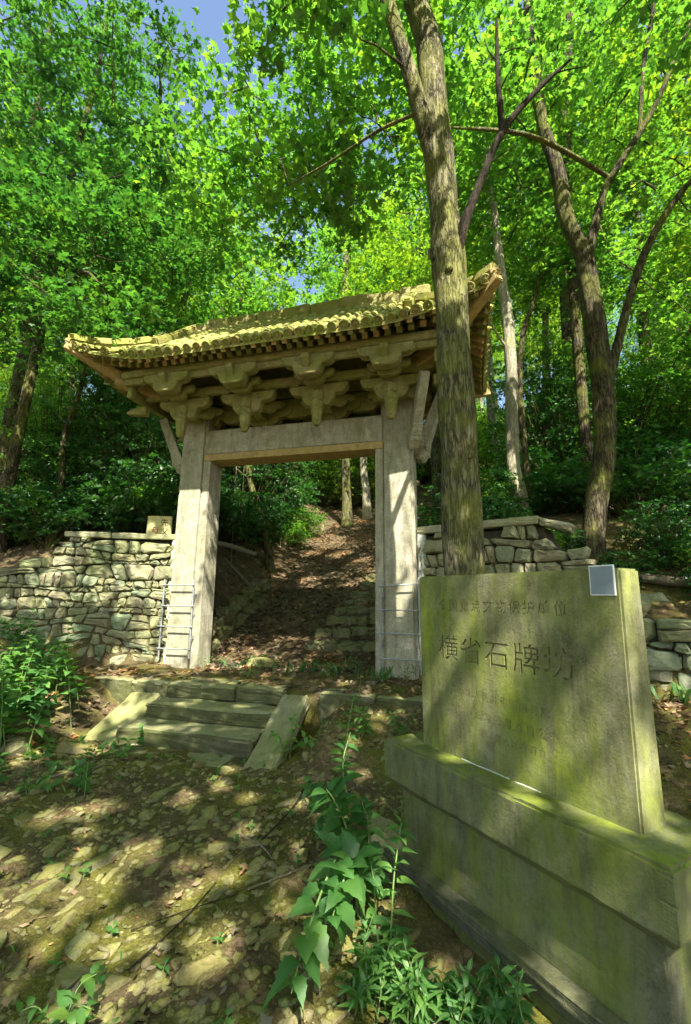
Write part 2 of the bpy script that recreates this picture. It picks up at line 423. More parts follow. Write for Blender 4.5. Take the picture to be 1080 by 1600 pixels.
def ground(x, y):
    x = np.asarray(x, float); y = np.asarray(y, float)
    s, t = st(x, y); a = np.abs(s)
    d = t - wall_t(s)
    ztop = ZB + wall_top(s) - 0.16
    zhill = ZB + 1.8 + 0.30 * (t - 0.2) + 0.02 * np.maximum(t - 14, 0) - 0.02 * np.maximum(-s - 4, 0)
    zback = ztop + (zhill - ztop) * sm(d, 0.1, 3.2)
    zp = 0.5 + 0.40 * np.maximum(t - 0.9, 0) - 0.1 * np.maximum(t - 14, 0) + 0.06 * sm(s, -1.5, 2) * np.maximum(t - 1, 0)
    wl = sm(a, 1.85, 2.5 + 0.45 * np.maximum(t - 0.8, 0)); wr = sm(a, 1.75, 2.15 + 0.42 * np.maximum(t - 0.6, 0))
    w = np.where(s < 0, wl, wr)
    zb_ = zp + (np.maximum(zback, zp) - zp) * w
    zf = np.interp(y, [-30, -5, 1.5, 4.6, 30], [-1.5, -0.5, -0.2, 0.0, 0.0])
    zf = zf + 0.5 * sm(t, -2.8, -1.1) * sm(-s, 1.45, 2.2) + 0.30 * sm(-s, 2.8, 5.0) * sm(y, 1.5, 4.5)
    zf = zf + 0.42 * sm(t, -2.5, -1.1) * sm(s, 0.75, 1.3) + 0.25 * sm(s, 3.0, 4.6)
    zf = zf - 0.14 * np.exp(-((x - 0.35) ** 2 + (y - 2.5) ** 2) / 0.5)
    plat = sm(t, -1.12, -1.02) * (1 - sm(a, 2.05, 2.3))
    zf = zf + (np.maximum(zf, 0.5) - zf) * plat
    z = zf + (zb_ - zf) * sm(d, -0.05, 0.1) * np.where(a < 2.0, sm(t, 0.6, 0.9), 1.0)
    far = 0.06 + 0.25 * sm(np.hypot(x, y - 5), 9, 25)
    z = z + far * (0.25 * np.sin(x * 1.7 + 1.3 * np.sin(y * 1.1)) + 0.25 * np.sin(y * 2.3 + x * 0.7) + 0.18 * np.sin(x * 4.1 - y * 3.3) + 0.10 * np.sin(x * 9.1 + y * 7.3))
    return z
def gz(x, y): return float(ground(x, y))

def axis_coords(lo, hi, dlo, dhi, step):
    c = list(np.arange(dlo, dhi + 1e-6, step))
    s_ = step; v = dhi
    while v < hi: s_ *= 1.14; v += s_; c.append(v)
    s_ = step; v = dlo; pre = []
    while v > lo: s_ *= 1.14; v -= s_; pre.append(v)
    return np.array(pre[::-1] + c)
gxs = axis_coords(-90, 90, -5.5, 5.0, 0.07); gys = axis_coords(-40, 110, 1.2, 10.5, 0.07)
XX, YY = np.meshgrid(gxs, gys)
ZZ = ground(XX, YY)
near = np.exp(-((XX / 6) ** 2 + ((YY - 4) / 5) ** 2))
ZZ = ZZ + near * RNG.normal(0, 0.011, ZZ.shape)
gv = np.stack([XX, YY, ZZ], -1).reshape(-1, 3)
ny, nx = XX.shape
ii = (np.arange(ny - 1)[:, None] * nx + np.arange(nx - 1)[None]).ravel()
gme = mesh_quads('ground', gv, np.stack([ii, ii + 1, ii + nx + 1, ii + nx], -1))
GROUND = obj('ground', gme, 'ground')
tag(GROUND, 'mossy forest floor rising from the cobbled foreground up the hillside', kind='structure')

# ------------------------------------------------------------------ stones
def rock_mesh(seed, flat=1.0, sub=2):
    r = random.Random(seed)
    bm = bmesh.new()
    bmesh.ops.create_icosphere(bm, subdivisions=sub, radius=1)
    pl = []
    for k in range(12):
        v = Vector((r.gauss(0, 1), r.gauss(0, 1), r.gauss(0, 1))).normalized()
        pl.append((v, r.uniform(0.42, 0.78)))
    pl.append((Vector((0, 0, 1)), 0.5 * flat + 0.1))
    for v in bm.verts:
        for n_, d_ in pl:
            q = v.co.dot(n_)
            if q > d_: v.co -= n_ * (q - d_) * 0.97
        v.co *= 1 + r.uniform(-0.02, 0.02)
    return bm_mesh('rock', bm, smooth=False)
ROCKS = [rock_mesh(i) for i in range(10)]

def clip_poly(poly, nx_, ny_, c):
    out = []
    for i in range(len(poly)):
        p = poly[i]; q = poly[(i + 1) % len(poly)]
        dp = p[0] * nx_ + p[1] * ny_ - c; dq = q[0] * nx_ + q[1] * ny_ - c
        if dp <= 0: out.append(p)
        if dp * dq < 0:
            u = dp / (dp - dq); out.append((p[0] + (q[0] - p[0]) * u, p[1] + (q[1] - p[1]) * u))
    return out
def wall_stone(Q, r, joint=0.0045, depth=0.14, proud=0.035):
    n = len(Q)
    cx = sum(p[0] for p in Q) / n; cy = sum(p[1] for p in Q) / n
    ar = abs(sum(Q[i][0] * Q[(i + 1) % n][1] - Q[(i + 1) % n][0] * Q[i][1] for i in range(n)) / 2)
    if ar < 0.0012: return None
    P = []
    for x, y in Q:
        d = math.hypot(x - cx, y - cy); k = max(0.3, 1 - joint * r.uniform(0.6, 1.9) / max(d, 1e-4)); P.append((cx + (x - cx) * k, cy + (y - cy) * k))
    size = max(0.05, math.sqrt(ar))
    bm = bmesh.new()
    tilx, tily = r.uniform(-0.16, 0.16), r.uniform(-0.16, 0.16)
    def ring(scale, y, jit):
        return [bm.verts.new((cx + (p[0] - cx) * scale + r.uniform(-jit, jit), y + (p[0] - cx) * tilx + (p[1] - cy) * tily + r.uniform(-jit, jit), cy + (p[1] - cy) * scale + r.uniform(-jit, jit))) for p in P]
    off = r.uniform(-proud, proud * 0.5)
    r0 = ring(0.98, depth, 0); r1 = ring(1.0, off + 0.02, 0.003); r2 = ring(0.86, off - 0.014 - 0.06 * size, 0.008); r3 = ring(0.5, off - 0.018 - 0.10 * size, 0.014)
    c = bm.verts.new((cx, off - 0.018 - 0.105 * size, cy))
    m = n
    for A, B in ((r0, r1), (r1, r2), (r2, r3)):
        for i in range(m):
            bm.faces.new((A[i], A[(i + 1) % m], B[(i + 1) % m], B[i]))
    for i in range(m): bm.faces.new((r3[i], r3[(i + 1) % m], c))
    return bm_mesh('stone', bm)
def rubble_wall(parent, length, base_fn, top_fn, mat, seed, rh=0.165, aspect=1.7, limit=300, alt=None):
    r = random.Random(seed)
    bounds = []; v = -0.35
    while v < 2.3:
        bounds.append((v, [(r.uniform(0.6, 4.5), r.uniform(0, 6.28), r.uniform(0.1, 0.34)) for _ in range(3)])); v += rh * r.uniform(0.55, 1.6)
    def by(i, u):
        v, w = bounds[i]; return v + rh * sum(a_ * math.sin(f_ * u + p_) for f_, p_, a_ in w)
    made = 0
    def put(Q):
        nonlocal made
        cu = sum(p[0] for p in Q) / len(Q); cv = sum(p[1] for p in Q) / len(Q)
        tp = top_fn(min(max(cu, 0), length)); bs = base_fn(min(max(cu, 0), length))
        if cv > tp - 0.015 or cv < bs - 0.08 or made >= limit: return
        Q = [(min(max(x, 0.0), length), min(y, tp + 0.012)) for x, y in Q]
        me = wall_stone(Q, r)
        if me is None: return
        obj('stone', me, 'mossstone' if (alt and alt(cu, cv)) else mat, parent); made += 1
    for i in range(len(bounds) - 1):
        u = -0.2 - r.random() * 0.2
        h = bounds[i + 1][0] - bounds[i][0]
        jl = (u, u)
        while u < length + 0.1:
            wd = max(0.09, h * aspect * r.choice((0.5, 0.7, 0.9, 1.1, 1.4, 1.9)))
            u2 = u + wd; sl = r.uniform(-0.55, 0.55) * h
            jr = (u2 - sl / 2, u2 + sl / 2)
            j = lambda k_: r.uniform(-k_, k_) * rh
            bl, br_, tr__, tl = (jl[0], by(i, jl[0])), (jr[0], by(i, jr[0])), (jr[1], by(i + 1, jr[1])), (jl[1], by(i + 1, jl[1]))
            mb = ((jl[0] + jr[0]) / 2 + j(0.5), by(i, (jl[0] + jr[0]) / 2) + j(0.1)); mt = ((jl[1] + jr[1]) / 2 + j(0.5), by(i + 1, (jl[1] + jr[1]) / 2) + j(0.1))
            def cut(p, q, k_): return (p[0] + (q[0] - p[0]) * k_, p[1] + (q[1] - p[1]) * k_)
            c1, c2, c3, c4 = (r.uniform(0.1, 0.3) for _ in range(4))
            if h > rh * 1.15 and wd > h * 0.9 and r.random() < 0.45:
                lm = cut(bl, tl, r.uniform(0.35, 0.65)); rm = cut(br_, tr__, r.uniform(0.35, 0.65)); mm_ = cut(lm, rm, r.uniform(0.35, 0.65))
                put([bl, mb, br_, cut(br_, rm, 0.8), rm, mm_, lm, cut(lm, bl, 0.2)])
                put([lm, mm_, rm, cut(rm, tr__, 0.8), cut(tr__, mt, 0.15), mt, cut(tl, mt, 0.15), cut(tl, lm, 0.2)])
            else:
                put([cut(bl, mb, c1), mb, cut(br_, mb, c2), cut(br_, tr__, c2), cut(tr__, br_, c3), cut(tr__, mt, c3), mt, cut(tl, mt, c4), cut(tl, bl, c4), cut(bl, tl, c1)])
            jl = jr; u = u2
    return made

def wall_thing(side, s_near, s_far, label, seed, rh, aspect, name='rubble_wall'):
    """side -1 left, +1 right; local x runs left to right as seen from the front"""
    a = W(side * s_near, float(wall_t(s_near))); b = W(side * s_far, float(wall_t(s_far)))
    p0, p1 = (b, a) if side < 0 else (a, b)
    L = (p1 - p0).length
    yaw = math.atan2(p1.y - p0.y, p1.x - p0.x)
    o = thing(name, label, 'wall', (p0.x, p0.y, ZB), yaw)
    def s_of(u): return side * (s_far + (s_near - s_far) * u / L) if side < 0 else s_near + (s_far - s_near) * u / L
    def top(u): return float(wall_top(np.array(s_of(u))))
    def base(u):
        p = p0 + (p1 - p0) * (u / L); n_ = Vector((math.sin(yaw), -math.cos(yaw), 0)) * 0.3
        return gz(p.x + n_.x, p.y + n_.y) - ZB - 0.1
    alt = (lambda u, v: u > L * 0.70 and v < 0.62 and (int(u * 37 + v * 91) % 3 > 0)) if side > 0 else (lambda u, v: (int(u * 53 + v * 71) % 9 == 0))
    rubble_wall(o, L, base, top, 'wall', seed, rh, aspect, alt=alt)
    # core of packed earth and small stones behind the face stones
    us = np.linspace(0.0, L, 60)
    bm = bmesh.new()
    rows = []
    for u in us:
        tp = top(u) - (0.03 if top(u) > 1.9 else 0.14)
        rows.append([bm.verts.new((u, 0.05, -0.7)), bm.verts.new((u, 0.05, tp)), bm.verts.new((u, 0.42, tp)), bm.verts.new((u, 0.42, -0.7))])
    for i in range(len(rows) - 1):
        for k in range(4):
            bm.faces.new((rows[i][k], rows[i + 1][k], rows[i + 1][(k + 1) % 4], rows[i][(k + 1) % 4]))
    bm.faces.new(rows[0]); bm.faces.new(rows[-1][::-1])
    obj('core', bm_mesh('core', bm), 'earth', o)
    return o, L, s_of, top
LW, LL, ls, ltop = wall_thing(-1, 1.97, 5.2, 'rubble stone wing wall left of the gate with a pale coping', 3, 0.128, 1.5)
RW, RL, rs, rtop = wall_thing(1, 1.97, 5.5, 'rubble stone wing wall right of the gate behind the inscribed slab', 5, 0.14, 1.45)
# copings
k = LL / (5.2 - 1.97)
u1 = (5.2 - 3.58) * k
for (u_a, u_b, dz, sd) in ((u1, u1 + 0.70, 0.0, 1), (u1 + 0.71, LL - 0.0, -0.004, 2)):
    obj('coping_stone', box_mesh('coping_stone', u_a, u_b, -0.05, 0.40, 1.955 + dz, 2.045 + dz, 0.02, 0.006, 3, sd), 'coping', LW)
k2 = RL / (5.5 - 1.97)
for (u_a, u_b, dz, sd) in ((0.0, 0.85, 0.0, 3), (0.86, (3.50 - 1.97) * k2, 0.004, 4)):
    obj('coping_stone', box_mesh('coping_stone', u_a, u_b, -0.05, 0.40, 1.955 + dz, 2.055 + dz, 0.022, 0.006, 3, sd), 'coping', RW)
cm = obj('coping_stone', box_mesh('coping_stone', 0, 0.32, -0.04, 0.38, -0.045, 0.045, 0.03, 0.012, 3, 9), 'coping', RW, ((3.51 - 1.97) * k2, 0, 1.985))
cm.rotation_euler = (0.05, 0.28, 0.02)
for o_, x_ in ((LW, LL - 0.045), (RW, 0.05)):
    obj('mortar_joint', box_mesh('mortar_joint', x_ - 0.05, x_ + 0.05, -0.035, 0.05, -0.1, 1.95, 0.02, 0.012, 8, 4), 'mortar', o_)

# ------------------------------------------------------------------ front steps and platform
def shade_sides(o):  # steep faces get the darker stone: painted shade plus algae
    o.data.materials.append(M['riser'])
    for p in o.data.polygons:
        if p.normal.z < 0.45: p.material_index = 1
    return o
STAIR = thing('stone_stairs', 'three worn stone steps with sloping side slabs leading up to the gate', 'stairs', W(-0.27, -1.45, -0.53), GYAW)
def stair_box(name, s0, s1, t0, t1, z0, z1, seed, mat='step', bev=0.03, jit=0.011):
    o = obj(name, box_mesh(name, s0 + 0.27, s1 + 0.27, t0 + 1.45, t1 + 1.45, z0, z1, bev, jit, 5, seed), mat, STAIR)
    return shade_sides(o)
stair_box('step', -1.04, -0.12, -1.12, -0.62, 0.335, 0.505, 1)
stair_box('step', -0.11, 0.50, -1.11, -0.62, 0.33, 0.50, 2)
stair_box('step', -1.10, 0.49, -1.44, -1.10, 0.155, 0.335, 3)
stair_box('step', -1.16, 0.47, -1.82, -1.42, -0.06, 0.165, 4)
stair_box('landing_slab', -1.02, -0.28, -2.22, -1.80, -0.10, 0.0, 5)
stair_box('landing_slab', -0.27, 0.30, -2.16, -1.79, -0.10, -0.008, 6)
def ramp(name, s0, s1, ta, za, tb, zb_, th, seed, mat='step'):
    L = math.hypot(tb - ta, zb_ - za)
    me = box_mesh(name, s0, s1, 0, L, -th, 0, 0.03, 0.011, 5, seed)
    o = obj(name, me, mat, STAIR)
    o.location = (0.27, ta + 1.45, za)
    o.rotation_euler = (math.atan2(zb_ - za, tb - ta), 0, 0)
ramp('side_slab', -1.55, -1.13, -2.10, -0.09, -1.12, 0.38, 0.14, 7, 'slab')
ramp('side_slab', 0.50, 0.82, -2.12, -0.04, -1.10, 0.47, 0.14, 8)
PLAT = thing('platform_kerb', 'long stone kerb edging the earth platform under the gate', 'kerb', W(0, -1.12, -0.53), GYAW)
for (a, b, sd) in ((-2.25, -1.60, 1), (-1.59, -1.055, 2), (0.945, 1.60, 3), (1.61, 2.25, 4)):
    shade_sides(obj('kerb_stone', box_mesh('kerb_stone', a, b, 0.0, 0.34, 0.16, 0.505, 0.03, 0.008, 5, sd + 20), 'step', PLAT))

# ------------------------------------------------------------------ the gate
GATE = thing('stone_gate', 'old carved stone gateway with bracketed eaves and mossy tiled roof', 'gateway', W(0, 0, 0), GYAW)
TC = 0.23
def gbox(name, s0, s1, t0, t1, h0, h1, mat='pillar', bev=0.014, jit=0.0, cuts=0, seed=0, parent=None):
    return obj(name, box_mesh(name, s0, s1, t0, t1, h0, h1, bev, jit, cuts, seed), mat, parent or GATE)
for sg in (-1, 1):
    a, b = sorted((sg * 1.495, sg * 1.96))
    bm = bmesh.new()
    bmesh.ops.create_cube(bm, size=1)
    for v in bm.verts:
        v.co = ((a + b) / 2 + v.co.x * (b - a) - (sg * 0.035 if v.co.z > 0 else 0), TC + v.co.y * 0.455, 1.95 + v.co.z * 4.2)
    bmesh.ops.bevel(bm, geom=[e for e in bm.edges if abs((e.verts[0].co - e.verts[1].co).normalized().z) > 0.9], offset=0.045, segments=2, affect='EDGES')
    obj('pillar', bm_mesh('pillar', bm), 'pillar', GATE)
    a, b = sorted((sg * 1.373, sg * 1.494))
    gbox('jamb', a, b, 0.03, 0.40, -0.12, 3.225, 'warm' if 0 else 'pillar', 0.008)
    a, b = sorted((sg * 1.42, sg * 2.02))
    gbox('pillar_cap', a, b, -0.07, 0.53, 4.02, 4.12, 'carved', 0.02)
gbox('lintel', -1.494, 1.494, 0.035, 0.425, 3.345, 3.754, 'pillar', 0.02)
gbox('door_head', -1.494, 1.494, 0.02, 0.41, 3.226, 3.338, 'warm', 0.012)

# roof surface
SE, TE = 2.98, 1.45
def roof_H(s, t):
    s = np.asarray(s, float); t = np.asarray(t, float)
    qf = (TE - np.abs(t - TC)) / TE
    qs = (SE - np.abs(s)) / TE
    q = np.where(np.abs(s) > 2.02, np.minimum(qf, qs), qf)
    q = np.clip(q, -0.1, 1)
    c = np.clip((np.abs(s) - 1.7) / 1.4, 0, 1.2) * np.clip((np.abs(t - TC) - 0.35) / 1.1, 0, 1.2)
    return 4.50 + 1.24 * (0.93 * q + 0.07 * q * q) + 0.33 * c ** 1.5
def roof_pt(s, t, dh=0.0):
    """with the eaves pushed outwards at the corners"""
    c = max(0, min(1.2, (abs(s) - 1.7) / 1.4)) * max(0, min(1.2, (abs(t - TC) - 0.35) / 1.1))
    return Vector((s + math.copysign(0.09 * c * c, s), t + math.copysign(0.10 * c * c, t - TC), float(roof_H(s, t)) + dh))
ga = np.unique(np.concatenate([np.linspace(-SE, -2.03, 10), [-2.01], np.linspace(-1.9, 1.9, 16), [2.01], np.linspace(2.03, SE, 10)]))
gb = np.linspace(TC - TE, TC + TE, 25)
bm = bmesh.new()
tops = [[bm.verts.new(roof_pt(a, b, -0.045)) for b in gb] for a in ga]
bots = [[bm.verts.new(roof_pt(a, b, -0.085)) for b in gb] for a in ga]
na, nb = len(ga), len(gb)
for i in range(na - 1):
    for j in range(nb - 1):
        bm.faces.new((tops[i][j], tops[i + 1][j], tops[i + 1][j + 1], tops[i][j + 1]))
        bm.faces.new((bots[i][j], bots[i][j + 1], bots[i + 1][j + 1], bots[i + 1][j]))
for i in range(na - 1):
    for j in (0, nb - 1): bm.faces.new((tops[i][j], bots[i][j], bots[i + 1][j], tops[i + 1][j]))
for j in range(nb - 1):
    for i in (0, na - 1): bm.faces.new((tops[i][j], tops[i][j + 1], bots[i][j + 1], bots[i][j]))
obj('roof_slab', bm_mesh('roof_slab', bm), 'tile', GATE)

def tile_mesh(seed=0):
    """half-round cover tile, unit length along y, radius 0.06, open below"""
    bm = bmesh.new()
    r = random.Random(seed)
    n = 8
    rows = []
    for y, ro in ((0, 0.061), (0.04, 0.064), (0.85, 0.058), (1.02, 0.053)):
        rows.append([bm.verts.new((ro * math.cos(math.pi * k / n) + r.uniform(-.002, .002), y, ro * 1.05 * math.sin(math.pi * k / n) - 0.012 + r.uniform(-.002, .002))) for k in range(n + 1)])
    for A, B in zip(rows, rows[1:]):
        for k in range(n): bm.faces.new((A[k], A[k + 1], B[k + 1], B[k]))
    bm.faces.new(rows[0]); bm.faces.new(rows[-1][::-1])
    me = bm_mesh('cover_tile', bm)
    for p in me.polygons: p.use_smooth = len(p.vertices) == 4
    return me
TILES = [tile_mesh(i) for i in range(4)]
def disc_mesh():
    bm = bmesh.new()
    def ringf(prof, n=18):
        rows = []
        for (rr, y) in prof:
            rows.append([bm.verts.new((rr * math.cos(2 * math.pi * k / n), y, rr * math.sin(2 * math.pi * k / n))) for k in range(n)])
        for A, B in zip(rows, rows[1:]):
            for k in range(n): bm.faces.new((A[k], A[(k + 1) % n], B[(k + 1) % n], B[k]))
        bm.faces.new(rows[0]); bm.faces.new(rows[-1][::-1])
    ringf([(0.064, 0.04), (0.066, 0.0), (0.055, -0.008), (0.047, -0.006), (0.043, 0.004), (0.02, 0.005), (0.017, -0.006), (0.006, -0.009)])
    for k in range(6):
        a = 2 * math.pi * k / 6
        mt = Matrix.Rotation(a, 4, 'Y') @ Matrix.Translation((0.03, 0.001, 0)) @ Matrix.Diagonal((0.022, 0.012, 0.009, 1))
        bmesh.ops.create_cube(bm, size=1, matrix=mt)
    return bm_mesh('eave_disc', bm)
DISC = disc_mesh()
tr = random.Random(4)
def frame_matrix(p0, p1, up=Vector((0, 0, 1)), ylen=1.0, xs=1.0):
    y = (p1 - p0); L = y.length; y.normalize()
    x = y.cross(up).normalized(); z = x.cross(y)
    m = Matrix((x, y, z)).transposed().to_4x4()
    m.translation = p0
    return m @ Matrix.Diagonal((xs, L * ylen, 1, 1))
def tile_row(points, drop=0.0, disc=True, roll=0.0):
    for i, (a, b) in enumerate(zip(points, points[1:])):
        if tr.random() < drop: continue
        jit = Vector((tr.uniform(-.006, .006), tr.uniform(-.004, .004), tr.uniform(-.004, .006)))
        b2 = b + Vector((tr.uniform(-.006, .006), tr.uniform(-.004, .004), 0))
        o = obj('cover_tile', TILES[tr.randrange(4)], 'tile', GATE, mw=frame_matrix(a + jit, b2 + jit))
        if i == 0 and disc:
            d = b - a; d.normalize()
            m = frame_matrix(a + jit, b2 + jit); m.normalize()
            lo = m @ Matrix.Translation((0, -0.022, 0.0))
            obj('eave_disc', DISC, 'tile', o, mw=o.matrix_basis.inverted() @ lo @ Matrix.Rotation(tr.uniform(0, 1), 4, 'Y'))
SP = 0.152
def front_row(s, sgn):
    """sgn -1 front slope, +1 back slope"""
    tmax = TE if abs(s) <= 2.0 else min(TE, SE - abs(s) + 0.03)
    n = max(1, round(tmax / 0.30))
    return [roof_pt(s, TC + sgn * (TE + 0.015 - (tmax + 0.0) * k / n), 0.0) for k in range(n + 1)]
ns = int(SE / SP)
for i in range(-ns, ns + 1):
    s = i * SP
    if abs(s) > SE - 0.05: continue
    tile_row(front_row(s, -1), drop=0.02 if s > -2.0 else 0.22)
# back slope rows: not told apart from here, one part
bm = bmesh.new()
for i in range(-ns, ns + 1, 1):
    pts = front_row(i * SP, 1)
    for a, b in zip(pts, pts[1:]):
        mw = frame_matrix(a, b)
        vs = [bm.verts.new(mw @ Vector((0.06 * math.cos(math.pi * k / 4), y, 0.06 * math.sin(math.pi * k / 4)))) for y in (0, 1) for k in range(5)]
        for k in range(4): bm.faces.new((vs[k], vs[k + 1], vs[k + 6], vs[k + 5]))
o = obj('back_tiles', bm_mesh('back_tiles', bm), 'tile', GATE); o['kind'] = 'stuff'
nt_ = int(TE / SP)
for sg in (-1, 1):
    for j in range(-nt_, nt_ + 1):
        t = TC + j * SP
        run = min(SE - 2.03, TE - abs(t - TC) + 0.03)
        if run < 0.08: continue
        n = max(1, round(run / 0.3))
        tile_row([roof_pt(sg * (SE + 0.015 - run * k / n), t) for k in range(n + 1)], drop=0.05)
# main ridge, gable ends, sloping ridges
for i in range(9):
    a = -2.22 + i * 0.495
    if i == 0: continue
    z1 = 5.90 + tr.uniform(-0.02, 0.02)
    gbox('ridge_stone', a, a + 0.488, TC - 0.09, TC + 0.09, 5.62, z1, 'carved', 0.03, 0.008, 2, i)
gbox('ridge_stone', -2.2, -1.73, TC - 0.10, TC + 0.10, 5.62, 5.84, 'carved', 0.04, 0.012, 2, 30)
def beam(name, p0, p1, w, h, mat='carved', taper=1.0, bev=0.012, parent=None, up=Vector((0, 0, 1)), jit=0.0):
    L = (p1 - p0).length
    bm = bmesh.new()
    bmesh.ops.create_cube(bm, size=1)
    for v in bm.verts:
        e = taper if v.co.y > 0 else 1.0
        v.co = (v.co.x * w * e, (v.co.y + 0.5) * L, v.co.z * h * e)
    if bev: bmesh.ops.bevel(bm, geom=bm.edges[:], offset=min(bev, w * 0.2, h * 0.2), segments=2, affect='EDGES')
    m = frame_matrix(p0, p1, up); m.normalize()
    # normalise removes the y scale
    return obj(name, bm_mesh(name, bm), mat, parent or GATE, mw=m)
for sg in (-1, 1):
    bm = bmesh.new()
    tri = [(TC - 0.9, 5.0), (TC + 0.9, 5.0), (TC, 5.70)]
    o = obj('gable_wall', prism_mesh('gable_wall', tri, 0.05, 'X', 0), 'carved', GATE, (sg * 2.045, 0, 0))
    for fb in (-1, 1):
        prev = None
        for q in np.linspace(0.98, 0.28, 4):
            p = roof_pt(sg * 1.98, TC + fb * TE * (1 - q), 0.10)
            if prev is not None: beam('gable_ridge', prev, p, 0.13, 0.13, 'tile', bev=0.03)
            prev = p
        prev = None
        for q in np.linspace(0.62, -0.02, 6):
            c = 1 - q
            p = roof_pt(sg * (SE - TE * q), TC + fb * TE * (1 - q), 0.09)
            if prev is not None: beam('hip_ridge', prev, p, 0.14, 0.13, 'tile', bev=0.035)
            prev = p
        # corner beam under the tip
        a = Vector((sg * 1.95, TC + fb * 0.55, 4.25)); tip = roof_pt(sg * SE, TC + fb * TE, -0.10)
        mid = Vector((sg * 2.6, TC + fb * 1.0, 4.40))
        beam('corner_beam', a, mid + (mid - a) * 0.05, 0.17, 0.22, 'warm')
        beam('corner_beam', mid - Vector((sg * 0.1, fb * 0.08, 0)), tip + Vector((sg * 0.06, fb * 0.05, 0.06)), 0.15, 0.16, 'warm', 0.75)
        # upturned end stone
        beam('corner_tip', roof_pt(sg * SE, TC + fb * TE, 0.02), roof_pt(sg * SE, TC + fb * TE, 0.0) + Vector((sg * 0.06, fb * 0.06, 0.05)), 0.15, 0.12, 'warm', 0.7, 0.03)

# rafters, two tiers
def rafter(name, p0, p1, w):
    beam(name, p0, p1, w, w, 'warm' if tr.random() < 0.45 else 'carved', bev=0.0)
def fan(v, lim, k): return math.copysign(lim + (abs(v) - lim) * k, v) if abs(v) > lim else v
for fb in (-1,):
    for i in range(-ns, ns + 1):
        s = (i + 0.5) * SP
        if abs(s) > SE - 0.12: continue
        s_in = fan(s, 1.9, 0.45)
        t_in = TC + fb * 0.75
        e1 = roof_pt(s, TC + fb * (TE - 0.03), -0.11); e0 = roof_pt(s_in, TC + fb * 0.95, -0.12)
        rafter('flying_rafter', e0, e1, 0.068)
        f1 = roof_pt(s, TC + fb * (TE - 0.20), -0.225); f0 = roof_pt(s_in, t_in, -0.30)
        rafter('rafter', f0, f1, 0.075)
for sg in (-1, 1):
    for j in range(-nt_, nt_ + 1):
        t = TC + (j + 0.5) * SP
        if abs(t - TC) > 1.35: continue
        t_in = TC + fan(t - TC, 0.5, 0.45)
        rafter('flying_rafter', roof_pt(sg * 2.55, t_in, -0.12), roof_pt(sg * (SE - 0.03), t, -0.11), 0.068)
        rafter('rafter', roof_pt(sg * 2.3, t_in, -0.26), roof_pt(sg * (SE - 0.20), t, -0.205), 0.075)

# purlins, friezes and ring beams
for fb in (-1, 1):
    tt = TC + fb * 1.08
    gbox('eave_purlin', -2.45, 2.45, tt - 0.075, tt + 0.075, 4.335, 4.46, 'carved', 0.045)
    gbox('frieze', -2.40, 2.40, tt - 0.03, tt + 0.03, 4.24, 4.333, 'carved', 0.01)
    tt = TC + fb * 0.68
    gbox('ring_beam', -2.30, 2.30, tt - 0.05, tt + 0.05, 4.14, 4.26, 'carved', 0.015)
    # beam end with a beak
    for sg in (-1, 1):
        p = prism_mesh('beam_beak', [(0, 0.0), (0, 0.15), (0.16, 0.15), (0.36, 0.085), (0.37, 0.05), (0.2, 0.02)], 0.12, 'Y', 0.01)
        o = obj('beam_beak', p, 'carved', GATE, (sg * 2.28, tt, 3.90)); o.scale.x = sg
for sg in (-1, 1):
    gbox('eave_purlin', sg * 2.37 - 0.07, sg * 2.37 + 0.07, TC - 1.0, TC + 1.0, 4.28, 4.45, 'carved', 0.04)
    gbox('frieze', sg * 2.36 - 0.04, sg * 2.36 + 0.04, TC - 1.03, TC + 1.03, 4.075, 4.278, 'carved', 0.01)
    gbox('ring_beam', sg * 1.74 - 0.07, sg * 1.74 + 0.07, TC - 1.0, TC + 1.0, 4.121, 4.26, 'carved', 0.015)
gbox('upper_beam', -2.2, 2.2, TC - 0.09, TC + 0.09, 4.262, 4.9, 'carved', 0.02)

# bracket sets
def arm_poly(L, top, d1, d2):
    def side(sgn):
        P = [(sgn * L, top)]
        for k in range(7):      # outer lobe
            a = math.pi / 2 * k / 6
            P.append((sgn * (L - 0.32 * L * (1 - math.cos(a))), top - 0.03 - (d1 - 0.03) * math.sin(a)))
        for k in range(7):      # inner lobe
            a = math.pi / 2 * k / 6
            P.append((sgn * (0.55 * L - 0.30 * L * (1 - math.cos(a))), top - d1 - (d2 - d1) * math.sin(a)))
        return P
    r_ = side(1); l_ = side(-1)
    return r_ + l_[::-1]
ARM_A = prism_mesh('bracket_arm', arm_poly(0.45, 0.0, 0.15, 0.33), 0.14, 'Y', 0.016)
ARM_B = prism_mesh('bracket_arm', arm_poly(0.38, 0.0, 0.14, 0.29), 0.16, 'Y', 0.016)
ARM_W = prism_mesh('bracket_arm', arm_poly(0.50, 0.0, 0.13, 0.26), 0.16, 'Y', 0.010)
CANT1 = prism_mesh('cantilever_arm', arm_poly(0.62, 0.0, 0.10, 0.19), 0.15, 'X', 0.010)
CANT2 = prism_mesh('cantilever_arm', arm_poly(1.14, 0.0, 0.09, 0.15), 0.14, 'X', 0.010)
